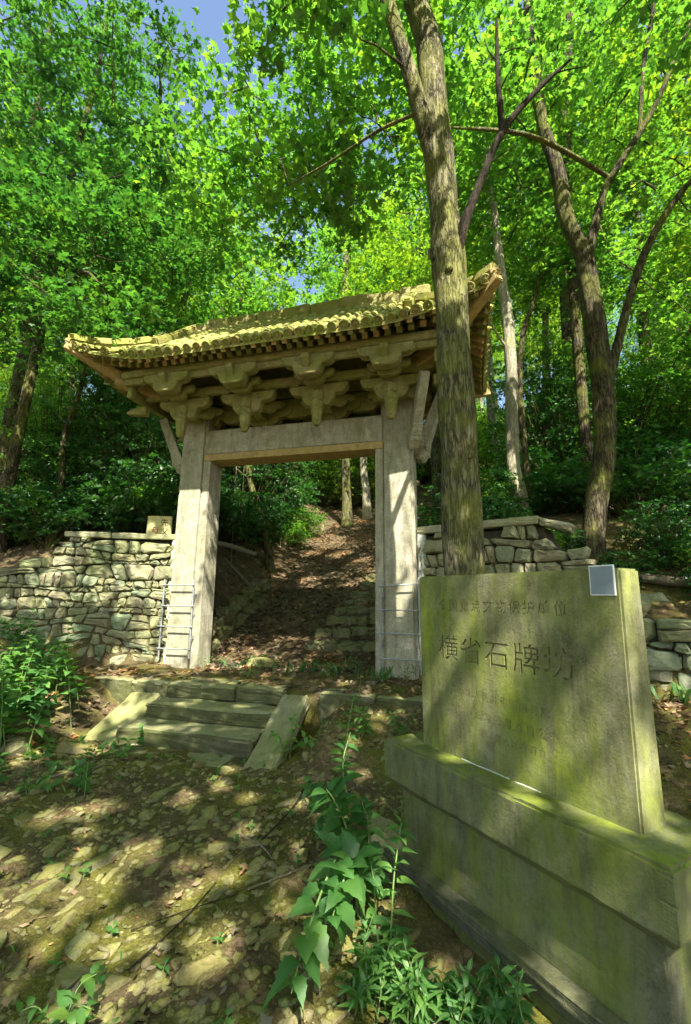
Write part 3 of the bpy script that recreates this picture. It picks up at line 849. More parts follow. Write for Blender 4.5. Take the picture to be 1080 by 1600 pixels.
def pendant_mesh():
    bm = bmesh.new()
    prof = [(0.062, 0.0), (0.062, -0.10), (0.05, -0.115), (0.066, -0.145), (0.07, -0.20), (0.058, -0.225), (0.064, -0.25), (0.052, -0.33), (0.046, -0.41), (0.03, -0.45)]
    rows = []
    for r_, z in prof:
        rows.append([bm.verts.new((r_ * math.cos(math.pi / 8 + 2 * math.pi * k / 8) * 1.08, r_ * math.sin(math.pi / 8 + 2 * math.pi * k / 8) * 1.08, z)) for k in range(8)])
    for A, B in zip(rows, rows[1:]):
        for k in range(8): bm.faces.new((A[k], A[(k + 1) % 8], B[(k + 1) % 8], B[k]))
    bm.faces.new(rows[0]); bm.faces.new(rows[-1][::-1])
    return bm_mesh('pendant', bm)
PEND = pendant_mesh()
ARM_S = prism_mesh('bracket_arm', arm_poly(0.30, 0.0, 0.11, 0.21), 0.10, 'Y', 0.012)
NOSE = prism_mesh('nose_block', [(-0.07, 0.10), (0.12, 0.12), (0.12, -0.12), (0.04, -0.10), (-0.03, -0.03), (-0.09, 0.03)], 0.11, 'X', 0.012)
BLOCK = prism_mesh('bearing_block', [(-0.085, -0.10), (0.085, -0.10), (0.11, -0.05), (0.11, 0.0), (-0.11, 0.0), (-0.11, -0.05)], 0.2, 'Y', 0.008)
SETS = (-1.62, -0.52, 0.62, 1.70)
for si, s0 in enumerate(SETS):
    inner = si in (1, 2)
    if inner:
        gbox('bracket_post', s0 - 0.08, s0 + 0.08, TC - 0.10, TC + 0.10, 3.756, 3.93, 'carved', 0.015)
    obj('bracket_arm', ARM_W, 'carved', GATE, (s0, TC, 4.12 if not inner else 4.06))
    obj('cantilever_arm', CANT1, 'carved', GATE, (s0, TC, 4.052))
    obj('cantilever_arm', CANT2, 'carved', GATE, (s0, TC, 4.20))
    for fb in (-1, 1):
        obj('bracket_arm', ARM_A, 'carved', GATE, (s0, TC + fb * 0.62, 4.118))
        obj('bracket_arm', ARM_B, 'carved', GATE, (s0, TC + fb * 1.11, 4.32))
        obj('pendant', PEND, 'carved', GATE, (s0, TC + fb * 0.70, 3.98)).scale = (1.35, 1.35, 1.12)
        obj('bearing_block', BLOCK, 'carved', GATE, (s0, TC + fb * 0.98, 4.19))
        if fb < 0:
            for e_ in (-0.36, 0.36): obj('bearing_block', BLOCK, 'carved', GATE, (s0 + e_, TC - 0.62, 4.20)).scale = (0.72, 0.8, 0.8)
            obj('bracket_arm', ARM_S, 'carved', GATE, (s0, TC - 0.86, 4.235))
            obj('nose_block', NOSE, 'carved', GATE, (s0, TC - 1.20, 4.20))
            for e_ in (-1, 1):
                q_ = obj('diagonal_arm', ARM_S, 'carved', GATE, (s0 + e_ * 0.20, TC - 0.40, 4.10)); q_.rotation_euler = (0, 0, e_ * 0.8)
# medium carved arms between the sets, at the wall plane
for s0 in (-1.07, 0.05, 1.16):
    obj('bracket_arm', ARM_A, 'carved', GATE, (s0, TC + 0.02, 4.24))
# round medallion on the frieze
for s0 in (-2.05, 2.05):
    bm = bmesh.new(); bmesh.ops.create_cone(bm, segments=16, radius1=0.055, radius2=0.045, depth=0.05, cap_ends=True, matrix=Matrix.Rotation(math.pi / 2, 4, 'X'))
    obj('medallion', bm_mesh('medallion', bm), 'carved', GATE, (s0, TC - 1.145, 4.24))

# slanting struts at the pillar heads
def strut(p0, p1, w=0.13):
    d = (p1 - p0); L = d.length
    bm = bmesh.new()
    prof = [(0.0, 0.45), (0.04, 0.85), (0.14, 1.0), (0.15, 1.18), (0.19, 1.22), (0.20, 1.08), (0.235, 1.10), (0.24, 1.0), (0.29, 1.0), (0.30, 0.92), (0.36, 0.92), (0.37, 0.85), (1.0, 0.8)]
    rows = []
    for y, k_ in prof:
        h_ = w / 2 * k_
        rows.append([bm.verts.new((x * h_, y * L, z * h_ * 1.15)) for x, z in ((-1, -1), (1, -1), (1, 1), (-1, 1))])
    for A, B in zip(rows, rows[1:]):
        for k_ in range(4): bm.faces.new((A[k_], A[(k_ + 1) % 4], B[(k_ + 1) % 4], B[k_]))
    bm.faces.new(rows[0]); bm.faces.new(rows[-1][::-1])
    m = frame_matrix(p0, p1); m.normalize()
    obj('strut', bm_mesh('strut', bm), 'pillar', GATE, mw=m)
for sg in (-1, 1):
    strut(Vector((sg * 1.99, 0.20, 3.08)), Vector((sg * 2.38, 0.10, 4.05)), 0.15)
    strut(Vector((sg * 1.99, 0.42, 3.10)), Vector((sg * 2.2, 0.95, 4.05)), 0.15)
strut(Vector((1.93, -0.02, 3.16)), Vector((2.18, -0.62, 4.05)), 0.15)

# steel frames strapped to the pillars
def steel_frame(sg, label):
    o = thing('steel_frame', label, 'frame', W(sg * 1.73, -0.06, 0), GYAW, 'galvanised frames on the gate pillars')
    tb = None
    for x in (-0.265, 0.265):
        t_ = Tubes(); t_.add([(x, 0, 0.12, 0.014), (x * 0.995, 0, 0.7, 0.014), (x * 0.985, 0, 1.30, 0.014)], 8)
        obj('rail', t_.mesh('rail'), 'steel', o)
    for i, h in enumerate((0.25, 0.58, 0.89, 1.21)):
        t_ = Tubes(); e = 0.05 if i in (1, 2) else 0.02
        t_.add([(-0.27 - e, -0.02, h + (0.0 if sg < 0 else 0.0), 0.010), (0.27 + e, -0.02, h + (0.03 if sg > 0 and i == 3 else 0), 0.010)], 8)
        obj('rung', t_.mesh('rung'), 'steel', o)
    for x in (-0.265, 0.265):
        for h in (0.4, 1.05):
            obj('bracket', box_mesh('bracket', x - 0.012, x + 0.012, 0.0, 0.10, h, h + 0.03, 0.003), 'steel', o)
steel_frame(-1, 'ladder-like galvanised steel frame on the left gate pillar')
steel_frame(1, 'ladder-like galvanised steel frame on the right gate pillar')

# ------------------------------------------------------------------ inscribed stele
SN = Vector((1.23, 2.07, 0)); SD = Vector((-0.509, 0.861, 0)).normalized(); SEB = Vector((SD.y, -SD.x, 0))
SL, STH, SZ = 1.376, 0.193, 0.65
scen = SN + SD * (SL / 2)
STELE = thing('inscribed_stele', 'mossy inscribed stone slab on a stepped plinth in the right foreground', 'monument',
              (scen.x, scen.y, -0.35), math.atan2(-SD.y, -SD.x))
Z0 = 0.35   # ground offset of the local frame
def engrave():
    bm = bmesh.new()
    bmesh.ops.create_cube(bm, size=1)
    for v in bm.verts:
        tp = v.co.z > 0
        v.co = (v.co.x * SL + (0.0), STH / 2 + v.co.y * STH * (0.86 if tp else 1.0), Z0 + SZ - 0.02 + (v.co.z + 0.5) * 1.11)
        if tp and v.co.x < 0: v.co.x -= 0.03
    bmesh.ops.bevel(bm, geom=bm.edges[:], offset=0.010, segments=2, affect='EDGES')
    slab = bpy.data.objects.new('slab_src', bm_mesh('slab_src', bm)); COL.objects.link(slab)
    slab.data.materials.append(M['stele']); slab.data.materials.append(M['groove'])
    lines = [('全国重点文物保护单位', -0.515, 0.428, 0.868, 0.082, 0.007), ('横省石牌坊', -0.53, 0.455, 0.570, 0.165, 0.013),
             ('中华人民共和国国务院', -0.37, 0.295, 0.360, 0.058, 0.0035), ('二〇一三年三月五日公布', -0.44, 0.345, 0.255, 0.056, 0.0035),
             ('浙江省人民政府立', -0.19, 0.26, 0.165, 0.050, 0.003)]
    verts = []; faces = []
    for body, xa, xb, z, size, dep in lines:
        n = len(body)
        for i, ch in enumerate(body):
            c = bpy.data.curves.new('glyph', 'FONT'); c.body = ch; c.size = size
            c.resolution_u = 2; c.extrude = dep
            
            o = bpy.data.objects.new('glyph', c); COL.objects.link(o)
            bpy.context.view_layer.update()
            me = o.to_mesh()
            xs = [v.co.x for v in me.vertices]; 
            if not xs: 
                bpy.data.objects.remove(o); continue
            cx = xa + (xb - xa) * (i + 0.5) / n
            stretch = 1.12 if body == '横省石牌坊' else 1.0
            b0 = len(verts)
            yf = 0.07 / 1.11 * 0 
            for v in me.vertices:
                zz = Z0 + SZ + z + v.co.y
                lean = STH * 0.07 * (zz - Z0 - SZ + 0.02) / 1.11
                verts.append((cx + (v.co.x - size / 2) * stretch, -v.co.z + lean, zz))
            for p in me.polygons: faces.append([b0 + q for q in p.vertices])
            o.to_mesh_clear(); bpy.data.objects.remove(o); bpy.data.curves.remove(c)
    me = bpy.data.meshes.new('glyphs'); me.from_pydata(verts, [], faces); me.update()
    bmg = bmesh.new(); bmg.from_mesh(me); bmesh.ops.remove_doubles(bmg, verts=bmg.verts, dist=0.00005); bmesh.ops.recalc_face_normals(bmg, faces=bmg.faces); bmg.to_mesh(me); bmg.free()
    me.materials.append(M['groove'])
    cut = bpy.data.objects.new('glyphs', me); COL.objects.link(cut)
    md = slab.modifiers.new('cut', 'BOOLEAN'); md.operation = 'DIFFERENCE'; md.object = cut; md.solver = 'EXACT'; md.use_self = True
    md.material_mode = 'TRANSFER'
    bpy.context.view_layer.update()
    dg = bpy.context.evaluated_depsgraph_get()
    res = bpy.data.meshes.new_from_object(slab.evaluated_get(dg))
    bpy.data.objects.remove(slab); bpy.data.objects.remove(cut)
    return res
slab_me = engrave()
slab_me.name = 'slab'
obj('slab', slab_me, None, STELE)
def sbox(name, x0, x1, y0, y1, z0, z1, mat, bev=0.015, jit=0.003, seed=1, parent=None):
    return obj(name, box_mesh(name, x0, x1, y0, y1, z0 + Z0, z1 + Z0, bev, jit, 6, seed), mat, parent or STELE)
CF = -0.165
# cap with chamfered lower edge
bm = bmesh.new()
bmesh.ops.create_cube(bm, size=1)
for v in bm.verts:
    v.co = ((-0.90 + 0.87) / 2 + v.co.x * 1.77, (CF + 0.36) / 2 + v.co.y * (0.36 - CF), Z0 + 0.505 + v.co.z * 0.29)
bmesh.ops.bevel(bm, geom=[e for e in bm.edges if all(v.co.z < Z0 + 0.5 for v in e.verts)], offset=0.05, segments=1, affect='EDGES')
bmesh.ops.bevel(bm, geom=[e for e in bm.edges if all(v.co.z > Z0 + 0.6 for v in e.verts)], offset=0.014, segments=2, affect='EDGES')
bmesh.ops.subdivide_edges(bm, edges=[e for e in bm.edges if e.calc_length() > 0.2], cuts=26, use_grid_fill=True)
cr2 = random.Random(3)
for v in bm.verts:
    sharp = max((e.calc_face_angle(0) for e in v.link_edges if len(e.link_faces) == 2), default=0) > 0.3
    k_ = cr2.uniform(0, 0.003) + (cr2.uniform(0.003, 0.012) if cr2.random() < 0.12 else 0) if sharp else 0.0
    v.co -= v.normal * k_
obj('cap_block', bm_mesh('cap_block', bm), 'stelebase', STELE)
sbox('pedestal', -0.80, 0.78, CF + 0.075, 0.29, -0.02, 0.362, 'stelebase', 0.01, 0.002, 2)
sbox('ledge', -0.90, 0.88, CF - 0.01, 0.37, -0.075, -0.018, 'ledge', 0.01, 0.003, 3)
sbox('ledge', -0.885, 0.865, CF + 0.005, 0.355, -0.125, -0.073, 'ledge', 0.012, 0.003, 4)
sbox('base_block', -0.86, 0.84, CF + 0.03, 0.33, -0.60, -0.123, 'stelebase', 0.01, 0.003, 5)
sbox('mortar_seam', -0.33, 0.02, -0.006, 0.02, 0.646, 0.653, 'mortar', 0.002, 0.003, 6)
sbox('mortar_seam', 0.06, 0.21, -0.004, 0.02, 0.646, 0.652, 'mortar', 0.002, 0.003, 7)
# blank identification plaque fixed to the slab
pq = thing('plaque', 'small white-bordered plaque fixed near the top right of the inscribed slab', 'plaque', (0, 0, 0))
pm = STELE.matrix_basis
rot = Matrix.Rotation(STELE.rotation_euler.z, 4, 'Z'); 
pq.matrix_basis = Matrix.Translation(STELE.location) @ rot @ Matrix.Translation((0.608, 0.0108, Z0 + SZ + 1.035)) @ Matrix.Rotation(-0.0125, 4, 'X')
obj('plate', box_mesh('plate', -0.060, 0.060, -0.004, 0.002, -0.070, 0.070, 0.002), 'plaque', pq)
obj('face', box_mesh('face', -0.054, 0.054, -0.0055, -0.0035, -0.064, 0.064, 0.0005), 'plaquegrey', pq)

# ------------------------------------------------------------------ sign board behind the left wall
sg_ = thing('grave_tablet', 'yellowish board with painted characters behind the left wall coping', 'sign', (-3.21, 7.78, gz(-3.21, 7.78)), 0.05)
zt = 2.93 - gz(-3.21, 7.78)
obj('board', box_mesh('board', -0.21, 0.21, 0.0, 0.05, 0.0, zt, 0.03, 0.003, 2, 3), 'sign', sg_)
def painted(ch, size, x, z, mat):
    c = bpy.data.curves.new('character', 'FONT'); c.body = ch; c.size = size; c.extrude = 0.002; c.resolution_u = 2
    o = bpy.data.objects.new('character_src', c); COL.objects.link(o); bpy.context.view_layer.update()
    me = bpy.data.meshes.new_from_object(o); bpy.data.objects.remove(o)
    me.materials.clear()
    q = obj('character', me, mat, sg_); q.rotation_euler = (math.pi / 2, 0, 0); q.location = (x, -0.003, z)
painted('先', 0.14, 0.02, zt - 0.17, 'signblack')
painted('父', 0.13, 0.04, zt - 0.32, 'signblack'); painted('母', 0.13, -0.12, zt - 0.30, 'signred')
rb = obj('red_block', box_mesh('red_block', -0.07, 0.07, 0, 0.10, 0, 2.60 - gz(-3.53, 7.75), 0.01), 'signred', None, (-3.53, 7.75, gz(-3.53, 7.75)))
tag(rb, 'small red block beside the painted board behind the left wall', 'block')

# ------------------------------------------------------------------ leaves and trees
def star_leaf():
    P = []
    for k, (ang, r_) in enumerate(((-90, 0.10), (-52, 0.42), (-20, 0.24), (10, 0.52), (50, 0.28), (90, 0.62), (130, 0.28), (170, 0.52), (200, 0.24), (232, 0.42))):
        a = math.radians(ang); P.append((r_ * math.cos(a), r_ * math.sin(a) + 0.1, 0.05 * (r_ > 0.4) * -1))
    return np.array(P)
def tri_leaf():      # three lobes, six vertices
    return np.array([(0, -0.35, 0), (0.40, -0.05, -0.06), (0.17, 0.10, 0.0), (0, 0.55, -0.05), (-0.17, 0.10, 0.0), (-0.40, -0.05, -0.06)])
def oval_leaf():
    return np.array([(0, -0.5, 0.0), (0.23, 0.0, -0.05), (0, 0.55, -0.04), (-0.23, 0.0, -0.05)])
LEAFSHAPE = {'star': star_leaf(), 'tri': tri_leaf(), 'oval': oval_leaf()}
def leaf_verts(C, size, shape, rng, flat=0.55, sizevar=0.3):
    N = len(C)
    Z = np.stack([rng.normal(0, flat, N), rng.normal(0, flat, N), np.ones(N)], -1)
    Z /= np.linalg.norm(Z, axis=1)[:, None]
    Z *= np.where(rng.random(N) < 0.06, -1, 1)[:, None]
    a = rng.uniform(0, 2 * np.pi, N)
    X = np.stack([np.cos(a), np.sin(a), np.zeros(N)], -1)
    X -= Z * (X * Z).sum(1)[:, None]; X /= np.linalg.norm(X, axis=1)[:, None] + 1e-9
    Y = np.cross(Z, X)
    T = LEAFSHAPE[shape]
    sz = size * (1 + rng.uniform(-sizevar, sizevar, N))
    V = C[:, None] + sz[:, None, None] * (T[None, :, 0, None] * X[:, None] + T[None, :, 1, None] * Y[:, None] + T[None, :, 2, None] * Z[:, None])
    return V.reshape(-1, 3), len(T)
def ell_points(rng, ells):
    out = []
    for (c, r_, n) in ells:
        p = rng.normal(0, 1, (n, 3)); p /= np.linalg.norm(p, axis=1)[:, None]
        p *= (rng.random(n) ** 0.42)[:, None]
        out.append(np.array(c) + p * np.array(r_))
    return np.vstack(out)
SUNV = np.array(SUN)
CARVE = []   # (target point, radius, keep probability)
def carve(P):
    keep = np.ones(len(P), bool)
    for (T, rad, pr) in CARVE:
        k_ = (P[:, 2] - T[2]) / SUNV[2]
        Q = np.asarray(T)[None] + SUNV[None] * k_[:, None]
        d = np.linalg.norm(P - Q, axis=1)
        wob = 1 + 0.35 * np.sin(P[:, 0] * 5 + T[1]) * np.sin(P[:, 1] * 4.3 + T[0])
        inside = (d < rad * wob) & (k_ > 0.8)
        keep &= ~(inside & (RNG.random(len(P)) > pr))
    return keep
def twigs(tb, nodes, centers, rng, r0=0.02, sides=4):
    """attach each cluster centre to the nearest node so far; returns nothing, adds tubes"""
    nodes = [np.asarray(n) for n in nodes]
    buf = np.zeros((len(nodes) + len(centers) * 2 + 4, 3)); m = len(nodes); buf[:m] = np.array(nodes)
    d0 = np.array([np.min(np.linalg.norm(buf[:m] - c, axis=1)) for c in centers])
    for i in np.argsort(d0):
        c = centers[i]
        dd = np.linalg.norm(buf[:m] - c, axis=1) + 0.35 * np.maximum(buf[:m, 2] - c[2], 0)
        a = buf[np.argmin(dd)]
        L = np.linalg.norm(c - a)
        mid = (a + c) / 2 + rng.normal(0, 0.10, 3) * L + np.array([0, 0, 0.06 * L])
        rr = min(0.055, r0 * (0.5 + 0.5 * L))
        tb.add([(*a, rr), (*((a * 0.55 + mid * 0.45)), rr * 0.85), (*mid, rr * 0.7), (*((c + mid) / 2 + rng.normal(0, 0.03, 3) * L), rr * 0.5), (*c, rr * 0.25)], sides)
        buf[m] = mid; buf[m + 1] = c; m += 2
def clusters_to_leaves(centers, per, spread, rng):
    """leaves sit along five or six drooping twigs that fan out from each cluster centre"""
    n = rng.integers(int(per * 0.5), int(per * 1.5), len(centers))
    idx = np.repeat(np.arange(len(centers)), n)
    N = len(idx); nt = 6
    ang0 = rng.uniform(0, 2 * np.pi, (len(centers), nt)) ; ln = rng.uniform(0.7, 2.6, (len(centers), nt)) * spread
    rise = rng.normal(0.05, 0.28, (len(centers), nt))
    tw = rng.integers(0, nt, N); u = rng.random(N) ** 0.75
    a_ = ang0[idx, tw]; l_ = ln[idx, tw] * u
    o = np.stack([np.cos(a_) * l_, np.sin(a_) * l_, l_ * rise[idx, tw] - 0.35 * l_ * l_ / (spread * 2)], -1)
    o += rng.normal(0, 1, (N, 3)) * np.array([0.22, 0.22, 0.10]) * spread
    return centers[idx] + o
def tree(name, label, trunks, ells, bark='bark', leaf='leaf', per=38, spread=0.31, size=0.12, shape='star', seed=1, limb_barks=None, group=None,
         do_carve=True, rough=0.10, sides=16, nodes_from=None, rtwig=0.02, flare=0.35):
    rng = np.random.default_rng(seed)
    base = Vector(trunks[0][0][:3])
    T = thing(name, label, 'tree', base, 0, group)
    nodes = []
    bo = np.array(base)
    for i, tr_ in enumerate(trunks):
        tb = Tubes()
        P = tb.add(tr_, sides if i == 0 else 10, 4, rough, rng, flare if i == 0 else 0.0)
        nm = 'trunk' if i == 0 else 'limb'
        obj(nm, tb.mesh(nm, bo), (limb_barks or {}).get(i, bark), T)
        if (limb_barks or {}).get(i) != 'barkdead':
            zmin = (nodes_from if nodes_from is not None else base.z + 3.0)
            nodes += [p[:3] for p in P[::2] if p[2] > zmin]
    if ells:
        cen = ell_points(rng, ells)
        tb = Tubes()
        twigs(tb, nodes, cen, rng, rtwig)
        obj('branches', tb.mesh('branches', bo), 'barkdark' if bark != 'barkpale' else 'barkpale', T)['kind'] = 'stuff'
        L = clusters_to_leaves(cen, per, spread, rng)
        if do_carve: L = L[carve(L)]
        V, n = leaf_verts(L, size, shape, rng)
        obj('crown', mesh_ngons('crown', V - bo, n), leaf, T)['kind'] = 'stuff'
    return T

# where the sun comes through: (point, radius, share of leaves that stay)
def tgt(s, t, h, r_, keep=0.0): CARVE.append((np.array(W(s, t, h)), r_, keep))
def wtgt(x, y, z, r_, keep=0.0): CARVE.append((np.array((x, y, z)), r_, keep))
for s_ in np.arange(-2.9, 2.4, 0.55): tgt(s_, -0.7, 4.9, 0.42, 0.03)
for s_ in (-0.9, 0.6, 1.3): tgt(s_, -0.9, 4.7, 0.25, 0.0)
tgt(-1.73, 0, 2.4, 0.30); tgt(-1.73, 0, 1.9, 0.28); tgt(-1.6, 0, 1.2, 0.16); tgt(-1.45, 0.0, 0.7, 0.14)
tgt(1.73, 0, 2.0, 0.30, 0.05); tgt(1.6, 0, 1.5, 0.22, 0.1); tgt(1.42, 0, 1.5, 0.12)
for (x, y, r_) in ((-1.6, 2.9, 0.34), (-1.15, 2.6, 0.22), (-2.2, 3.1, 0.3), (-1.9, 2.6, 0.22), (-0.9, 2.9, 0.16), (-1.3, 3.3, 0.16), (-0.75, 3.1, 0.14), (-0.6, 2.55, 0.16), (-1.9, 3.8, 0.2), (-1.0, 2.15, 0.2), (-2.3, 5.4, 0.22), (-2.9, 5.5, 0.22), (-0.3, 4.0, 0.14)):
    wtgt(x, y, 0, r_, 0.02)
wtgt(-3.0, 6.2, 0.9, 0.28); wtgt(-3.3, 6.6, 1.5, 0.2, 0.1); wtgt(-2.4, 7.1, 1.2, 0.16, 0.1); wtgt(-3.6, 5.3, 1.0, 0.35, 0.05)
tgt(-1.6, -1.2, 0, 0.28); tgt(-0.7, -1.75, -0.4, 0.16); tgt(-1.3, -1.6, -0.2, 0.18); tgt(0.0, 0.3, 0, 0.18); tgt(-0.9, 0.2, 0, 0.2); tgt(1.1, -0.5, 0, 0.16)
# stele: three streaks
wtgt(0.83, 2.75, 1.6, 0.17); wtgt(1.10, 2.30, 1.0, 0.16); wtgt(0.84, 2.72, 1.25, 0.12); wtgt(1.33, 2.2, 1.5, 0.18); wtgt(1.28, 2.1, 0.9, 0.18); wtgt(0.85, 2.4, 0.65, 0.13); wtgt(1.1, 1.95, 0.65, 0.07)
wtgt(0.0, 2.5, 0.2, 0.26, 0.1); wtgt(0.36, 2.3, 0.0, 0.2, 0.1); wtgt(-0.1, 2.2, 0.0, 0.2); wtgt(0.05, 3.3, 0.6, 0.14)
fr = random.Random(8)
for i in range(110):
    y = fr.uniform(1.8, 6.0); x = fr.uniform(-0.8 * y, 0.9 * y)
    wtgt(x, y, 0.1, fr.uniform(0.06, 0.13), 0.0)
for (x, y, z, r_) in ((-3.5, 5.0, 1.0, 0.5), (-3.3, 5.3, 0.7, 0.4), (-2.8, 5.7, 0.7, 0.3), (-3.0, 4.6, 0.3, 0.25), (-2.5, 4.9, 0.2, 0.2)): wtgt(x, y, z, r_, 0.05)
for h in (0.9, 1.3, 1.7, 2.1, 2.5, 2.8): tgt(-1.73, 0, h, 0.40 if h > 1.4 else 0.2); tgt(1.7, 0, h, 0.36 if h > 1.1 else 0.15, 0.04)
for h in (1.2, 1.8, 2.4): tgt(1.42, 0, h, 0.2)
for q_ in range(26):
    tgt(fr.uniform(-5, 5), -0.5, fr.uniform(0.3, 1.9), fr.uniform(0.08, 0.16))
# path beyond the gate and trunks
for (x, y, r_) in ((-0.7, 15.5, 0.7), (0.2, 17.5, 0.6), (-0.2, 13.5, 0.4), (0.5, 12.5, 0.3), (-0.9, 11.6, 0.25)): wtgt(x, y, gz(x, y), r_, 0.02)
wtgt(0.95, 4.1, 7.0, 0.22); wtgt(3.68, 6.4, 2.9, 0.3); wtgt(3.3, 8.5, 4.0, 0.4); wtgt(3.3, 8.5, 6.5, 0.35)
wtgt(-3.6, 6.2, 5.8, 0.5, 0.0)

FT = [(1.14, 4.25, 0.1, 0.22), (1.12, 4.25, 0.9, 0.19), (1.11, 4.25, 1.82, 0.183), (1.1, 4.25, 2.39, 0.182), (1.09, 4.24, 3.02, 0.174), (1.08, 4.24, 3.69, 0.175), (1.07, 4.23, 4.39, 0.17), (1.05, 4.23, 5.13, 0.175), (1.01, 4.22, 5.91, 0.152), (0.97, 4.22, 6.56, 0.149), (0.93, 4.21, 7.34, 0.145), (0.89, 4.21, 7.97, 0.141), (0.69, 4.2, 8.73, 0.129), (0.55, 4.2, 9.73, 0.11), (0.5, 4.3, 11.5, 0.07), (0.7, 4.3, 13.0, 0.03)]
FT_l = [(1.0, 4.2, 5.86, 0.10), (0.83, 4.14, 6.64, 0.091), (0.65, 4.08, 7.33, 0.089), (0.44, 4.02, 8.04, 0.079), (0.29, 3.96, 8.68, 0.065), (0.07, 3.9, 9.34, 0.044), (-0.4, 3.9, 10.5, 0.02)]
FT_d = [(1.11, 4.15, 5.06, 0.066), (1.17, 4.1, 5.32, 0.059), (1.32, 4.05, 5.73, 0.043), (1.61, 4.0, 6.43, 0.037), (1.99, 3.95, 6.91, 0.027), (2.35, 3.9, 7.25, 0.010)]
FT_d2 = [(1.61, 4.0, 6.43, 0.034), (1.59, 3.98, 7.11, 0.028), (1.6, 3.95, 7.85, 0.014)]
FT_b = [(0.75, 4.1, 6.79, 0.021), (0.32, 4.4, 6.9, 0.018), (-0.2, 4.7, 6.83, 0.014), (-0.78, 5.0, 6.77, 0.007)]
ft = tree('maple_tree', 'large grey-barked maple trunk rising behind the inscribed slab', [FT, FT_l, FT_d, FT_d2, FT_b],
     [((0.6, 6.0, 10.4), (1.9, 2.0, 2.4), 130), ((-1.4, 6.2, 8.2), (1.6, 1.4, 1.2), 70), ((2.2, 6.6, 10.6), (1.8, 1.3, 1.3), 60), ((-0.4, 3.2, 9.4), (2.4, 1.5, 1.6), 100), ((-0.3, 5.4, 7.3), (0.9, 0.8, 0.5), 22), ((-0.5, 3.6, 7.3), (0.8, 0.5, 0.35), 9)],
     seed=21, limb_barks={2: 'barkdead', 3: 'barkdead'}, per=50, size=0.125, nodes_from=6.3)
tb = Tubes()
for a_, b_ in (((1.99, 3.95, 6.91), (2.1, 3.9, 7.3)), ((1.45, 4.03, 6.05), (1.72, 3.95, 6.2)), ((1.6, 3.97, 7.3), (1.45, 3.95, 7.6)), ((2.2, 3.92, 7.1), (2.5, 3.9, 7.15)), ((1.75, 3.98, 6.6), (1.95, 4.05, 6.55)), ((1.595, 3.98, 6.9), (1.78, 3.9, 7.2))):
    mid_ = tuple((p + q) / 2 + random.uniform(-0.03, 0.03) for p, q in zip(a_, b_))
    tb.add([(*a_, 0.011), (*mid_, 0.007), (*b_, 0.003)], 5, 2)
obj('dead_twigs', tb.mesh('dead_twigs', FT[0][:3]), 'barkdead', ft)['kind'] = 'stuff'
# knots on the front trunk
for (x, y, z, r_, sx) in ((0.90, 4.16, 5.10, 0.085, 1.0), (1.13, 4.075, 3.98, 0.06, 1.2), (1.16, 4.08, 2.9, 0.04, 1.0), (1.02, 4.06, 4.85, 0.05, 1.0)):
    kn = obj('knot', ROCKS[int(z * 10) % 10].copy(), None, ft, (x - FT[0][0], y - FT[0][1], z - FT[0][2]))
    kn.data.materials.clear(); kn.data.materials.append(M['bark']); kn.scale = (r_ * sx, r_ * 0.6, r_ * 1.2)
    for p in kn.data.polygons: p.use_smooth = True
RT = [(3.58, 6.6, 2.0, 0.175), (3.6, 6.6, 2.25, 0.151), (3.63, 6.6, 2.57, 0.144), (3.71, 6.6, 3.05, 0.148), (3.87, 6.6, 3.64, 0.161), (3.96, 6.6, 4.46, 0.161), (3.97, 6.6, 5.09, 0.154), (3.92, 6.6, 6.2, 0.157), (3.86, 6.6, 7.13, 0.141), (3.63, 6.6, 7.86, 0.122), (3.56, 6.6, 8.74, 0.117), (3.38, 6.6, 9.65, 0.101), (3.29, 6.6, 10.75, 0.1), (3.25, 6.6, 11.91, 0.078), (3.28, 6.6, 13.44, 0.047)]
RT1 = [(3.86, 6.55, 6.9, 0.076), (4.17, 6.46, 8.1, 0.06), (4.36, 6.37, 8.5, 0.054), (4.93, 6.28, 9.41, 0.047), (5.19, 6.18, 9.94, 0.041), (5.47, 6.09, 10.61, 0.031), (5.83, 6.0, 11.42, 0.013)]
RT1b = [(4.82, 6.3, 9.25, 0.034), (5.01, 6.3, 10.5, 0.035), (5.31, 6.3, 11.76, 0.027), (5.67, 6.3, 12.94, 0.012)]
RT2 = [(4.28, 6.4, 8.45, 0.036), (3.56, 6.2, 8.67, 0.038), (2.86, 6.0, 8.77, 0.036), (2.19, 5.8, 8.63, 0.028), (1.5, 5.6, 8.42, 0.014)]
RT3 = [(4.0, 6.6, 4.75, 0.083), (4.2, 6.55, 5.4, 0.071), (4.48, 6.48, 6.35, 0.061), (4.73, 6.36, 7.06, 0.057), (5.13, 6.24, 7.77, 0.05), (5.63, 6.12, 8.37, 0.038), (6.24, 6.0, 9.09, 0.022)]
tree('maple_tree', 'dark forked tree with spreading limbs behind the right wing wall', [RT, RT1, RT1b, RT2, RT3],
     [((4.2, 9.2, 11.6), (3.2, 2.1, 2.8), 210), ((6.2, 8.6, 8.8), (1.8, 1.5, 1.4), 70), ((6.9, 8.0, 6.6), (1.2, 1.2, 1.0), 36), ((4.6, 6.2, 12.6), (2.4, 1.6, 1.4), 60), ((4.6, 6.0, 15.2), (2.8, 2.0, 1.2), 80)],  # topmost crown is out of view, added to shade the tree below
     bark='barkdark', seed=22, per=58, size=0.108, nodes_from=6.5, limb_barks={3: 'bark'})
